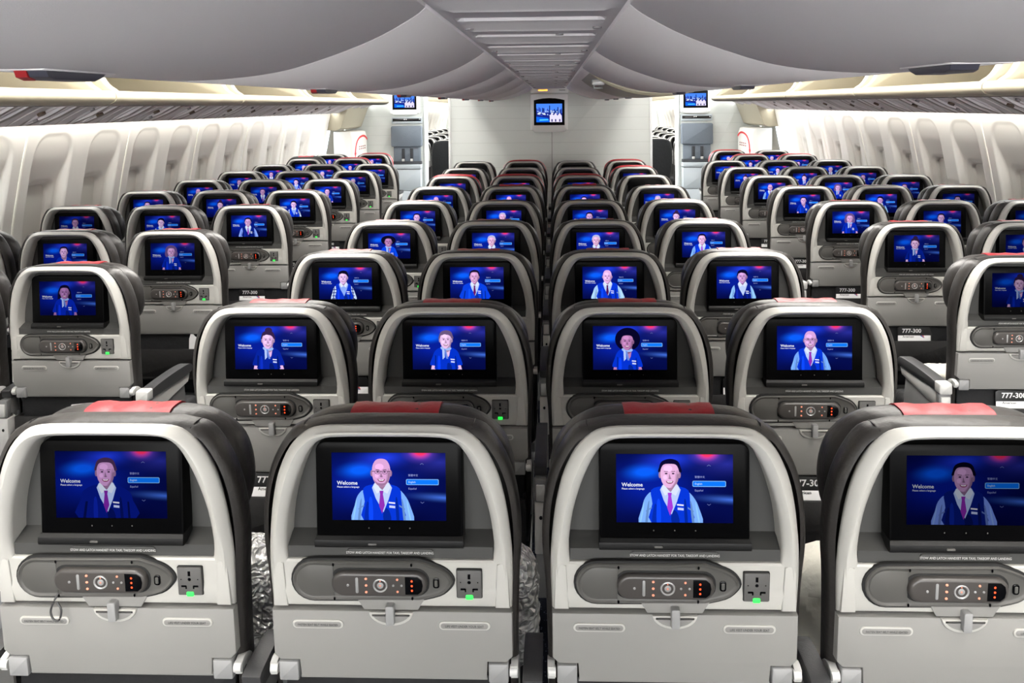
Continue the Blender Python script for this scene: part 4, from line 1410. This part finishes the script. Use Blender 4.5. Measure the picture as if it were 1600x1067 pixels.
# attendants' jump seats and the panels above them
for side, sg in (('left', -1), ('right', 1)):
    cx = sg * 1.972
    r = empty('jump_seat', f'folded grey-blue attendant jump seat on the {side} divider', 'jump seat', (cx, 11.155, 0), 'attendant jump seats')
    b = MB()
    P = [(-.212, 1.15), (.212, 1.15), (.214, 1.428), (-.208, 1.435)]
    b.box(-.212, .212, -.10, -.002, 1.146, 1.43, 'jump', .02); b.build('headrest', r)
    b = MB(); b.box(-.185, .185, -.055, -.002, .92, 1.15, 'jump', .01)
    b.build('backrest', r)
    b = MB()
    for x in (-.05, .065):
        b.box(x - .02, x + .02, -.07, -.05, .945, 1.12, 'jumpdark', .004)
        b.box(x - .018, x + .018, -.082, -.06, .945, .98, 'arm', .004)
    b.build('harness', r)
    b = MB(); b.box(-.20, .20, -.10, -.002, .88, .945, 'jumpdark', .01); b.build('seat_hinge', r)
    b = MB(); b.box(-.205, .205, -.16, -.002, .845, .905, 'jumpbox', .006); b.box(-.20, .20, -.15, -.002, .555, .838, 'jumpbox', .006)
    b.box(-.205, .205, -.16, -.002, .0, .548, 'jumpbox', .006)
    b.build('seat_box', r)
    r = empty('attendant_panel', f'slim black control panel above the {side} jump seat', 'panel', (cx, 11.158, 0), 'attendant control panels')
    b = MB(); b.box(-.21, .21, -.045, 0, 1.462, 1.548, 'jumpbox', .008); b.build('panel_body', r)
    b = MB(); b.box(-.195, .195, -.049, -.03, 1.492, 1.532, 'black', .003); b.build('panel_face', r)
    b = MB()
    for x in (-.04, -.015, .17):
        b.poly([(x, -.0495, 1.513), (x + .016, -.0495, 1.513), (x + .016, -.0495, 1.524), (x, -.0495, 1.524)], 'white')
    b.build('panel_button', r)

# ------------------------------------------------------------------ the next cabin through the aisle openings
def plain_seat_mesh():
    b = MB()
    h = mirror_profile([(.10, .56), (.165, .60), (.198, .72), (.212, .88), (.208, 1.03), (.188, 1.13), (.15, 1.175), (.08, 1.192), (0, 1.195)], 4)
    b.loft([[(x, y, z) for x, z in inset(h, d)] for d, y in ((.03, 0), (.008, .006), (0, .02), (0, .09), (.01, .105), (.04, .112))], 'fabric')
    return b.mesh('backrest', lean, 50)
ps_me = plain_seat_mesh()
for side, sg in (('left', -1), ('right', 1)):
    r = empty('airline_seat', f'plain black seat back just beyond the {side} aisle opening beside the bulkhead', 'seat', (sg * 1.53, 11.75, 0), 'black seats behind the bulkhead')
    link(ps_me, 'backrest', r); link(ME['seat_cushion'], 'seat_cushion', r); link(ME['seat_frame'], 'seat_frame', r); link(ME['leg_l'], 'leg', r); link(ME['leg_r'], 'leg', r)
    a = link(ME['armrest_aisle'], 'armrest', r); a.location.x = -sg * .265
    for c, (ya, nrow) in ((0, (12.6, 3)), (1, (12.6, 6)), (2, (14.2, 7))):
        for k in range(nrow):
            make_seat(f'distant grey seat of the next cabin, glimpsed through the {side} aisle opening', f'next cabin seats on the {side}',
                      (sg * (XA + c * WS), ya + k * PITCH, 0), None, full=False, arm_right=False)

# ------------------------------------------------------------------ world, camera, view
w = bpy.data.worlds.new('World'); SC.world = w; w.use_nodes = True
w.node_tree.nodes['Background'].inputs[0].default_value = (*lin((.97, .97, .965)), 1)
w.node_tree.nodes['Background'].inputs[1].default_value = 8.5  # even fill added through the open rear end, for the cabin behind

f, pitch, yaw, roll, cx, px, py, H = 1275., .03, .0365, -.0104, .0448, 819.3, 202.2, 1.70
cy_, sy_ = math.cos(yaw), math.sin(yaw)
fwd = Vector((-sy_ * math.cos(pitch), cy_ * math.cos(pitch), -math.sin(pitch)))
right = Vector((cy_, sy_, 0)); up = right.cross(fwd)
r2 = right * math.cos(roll) + up * math.sin(roll); u2 = -right * math.sin(roll) + up * math.cos(roll)
cam = bpy.data.cameras.new('camera'); co = bpy.data.objects.new('camera', cam); COL.objects.link(co)
co.matrix_world = Matrix(((r2.x, u2.x, -fwd.x, cx), (r2.y, u2.y, -fwd.y, 0), (r2.z, u2.z, -fwd.z, H), (0, 0, 0, 1)))
cam.sensor_fit = 'HORIZONTAL'; cam.sensor_width = 36; cam.lens = f / 1600 * 36
cam.shift_x = (800 - px) / 1600; cam.shift_y = (py - 533.5) / 1600
cam.clip_start = .02; cam.clip_end = 100
SC.camera = co

SC.view_settings.view_transform = 'Standard'
SC.view_settings.look = 'None'
SC.view_settings.gamma = 1
SC.view_settings.use_curve_mapping = False
SC.view_settings.exposure = 0.78
SC.cycles.use_denoising = True
SC.cycles.max_bounces = 10
SC.cycles.diffuse_bounces = 6
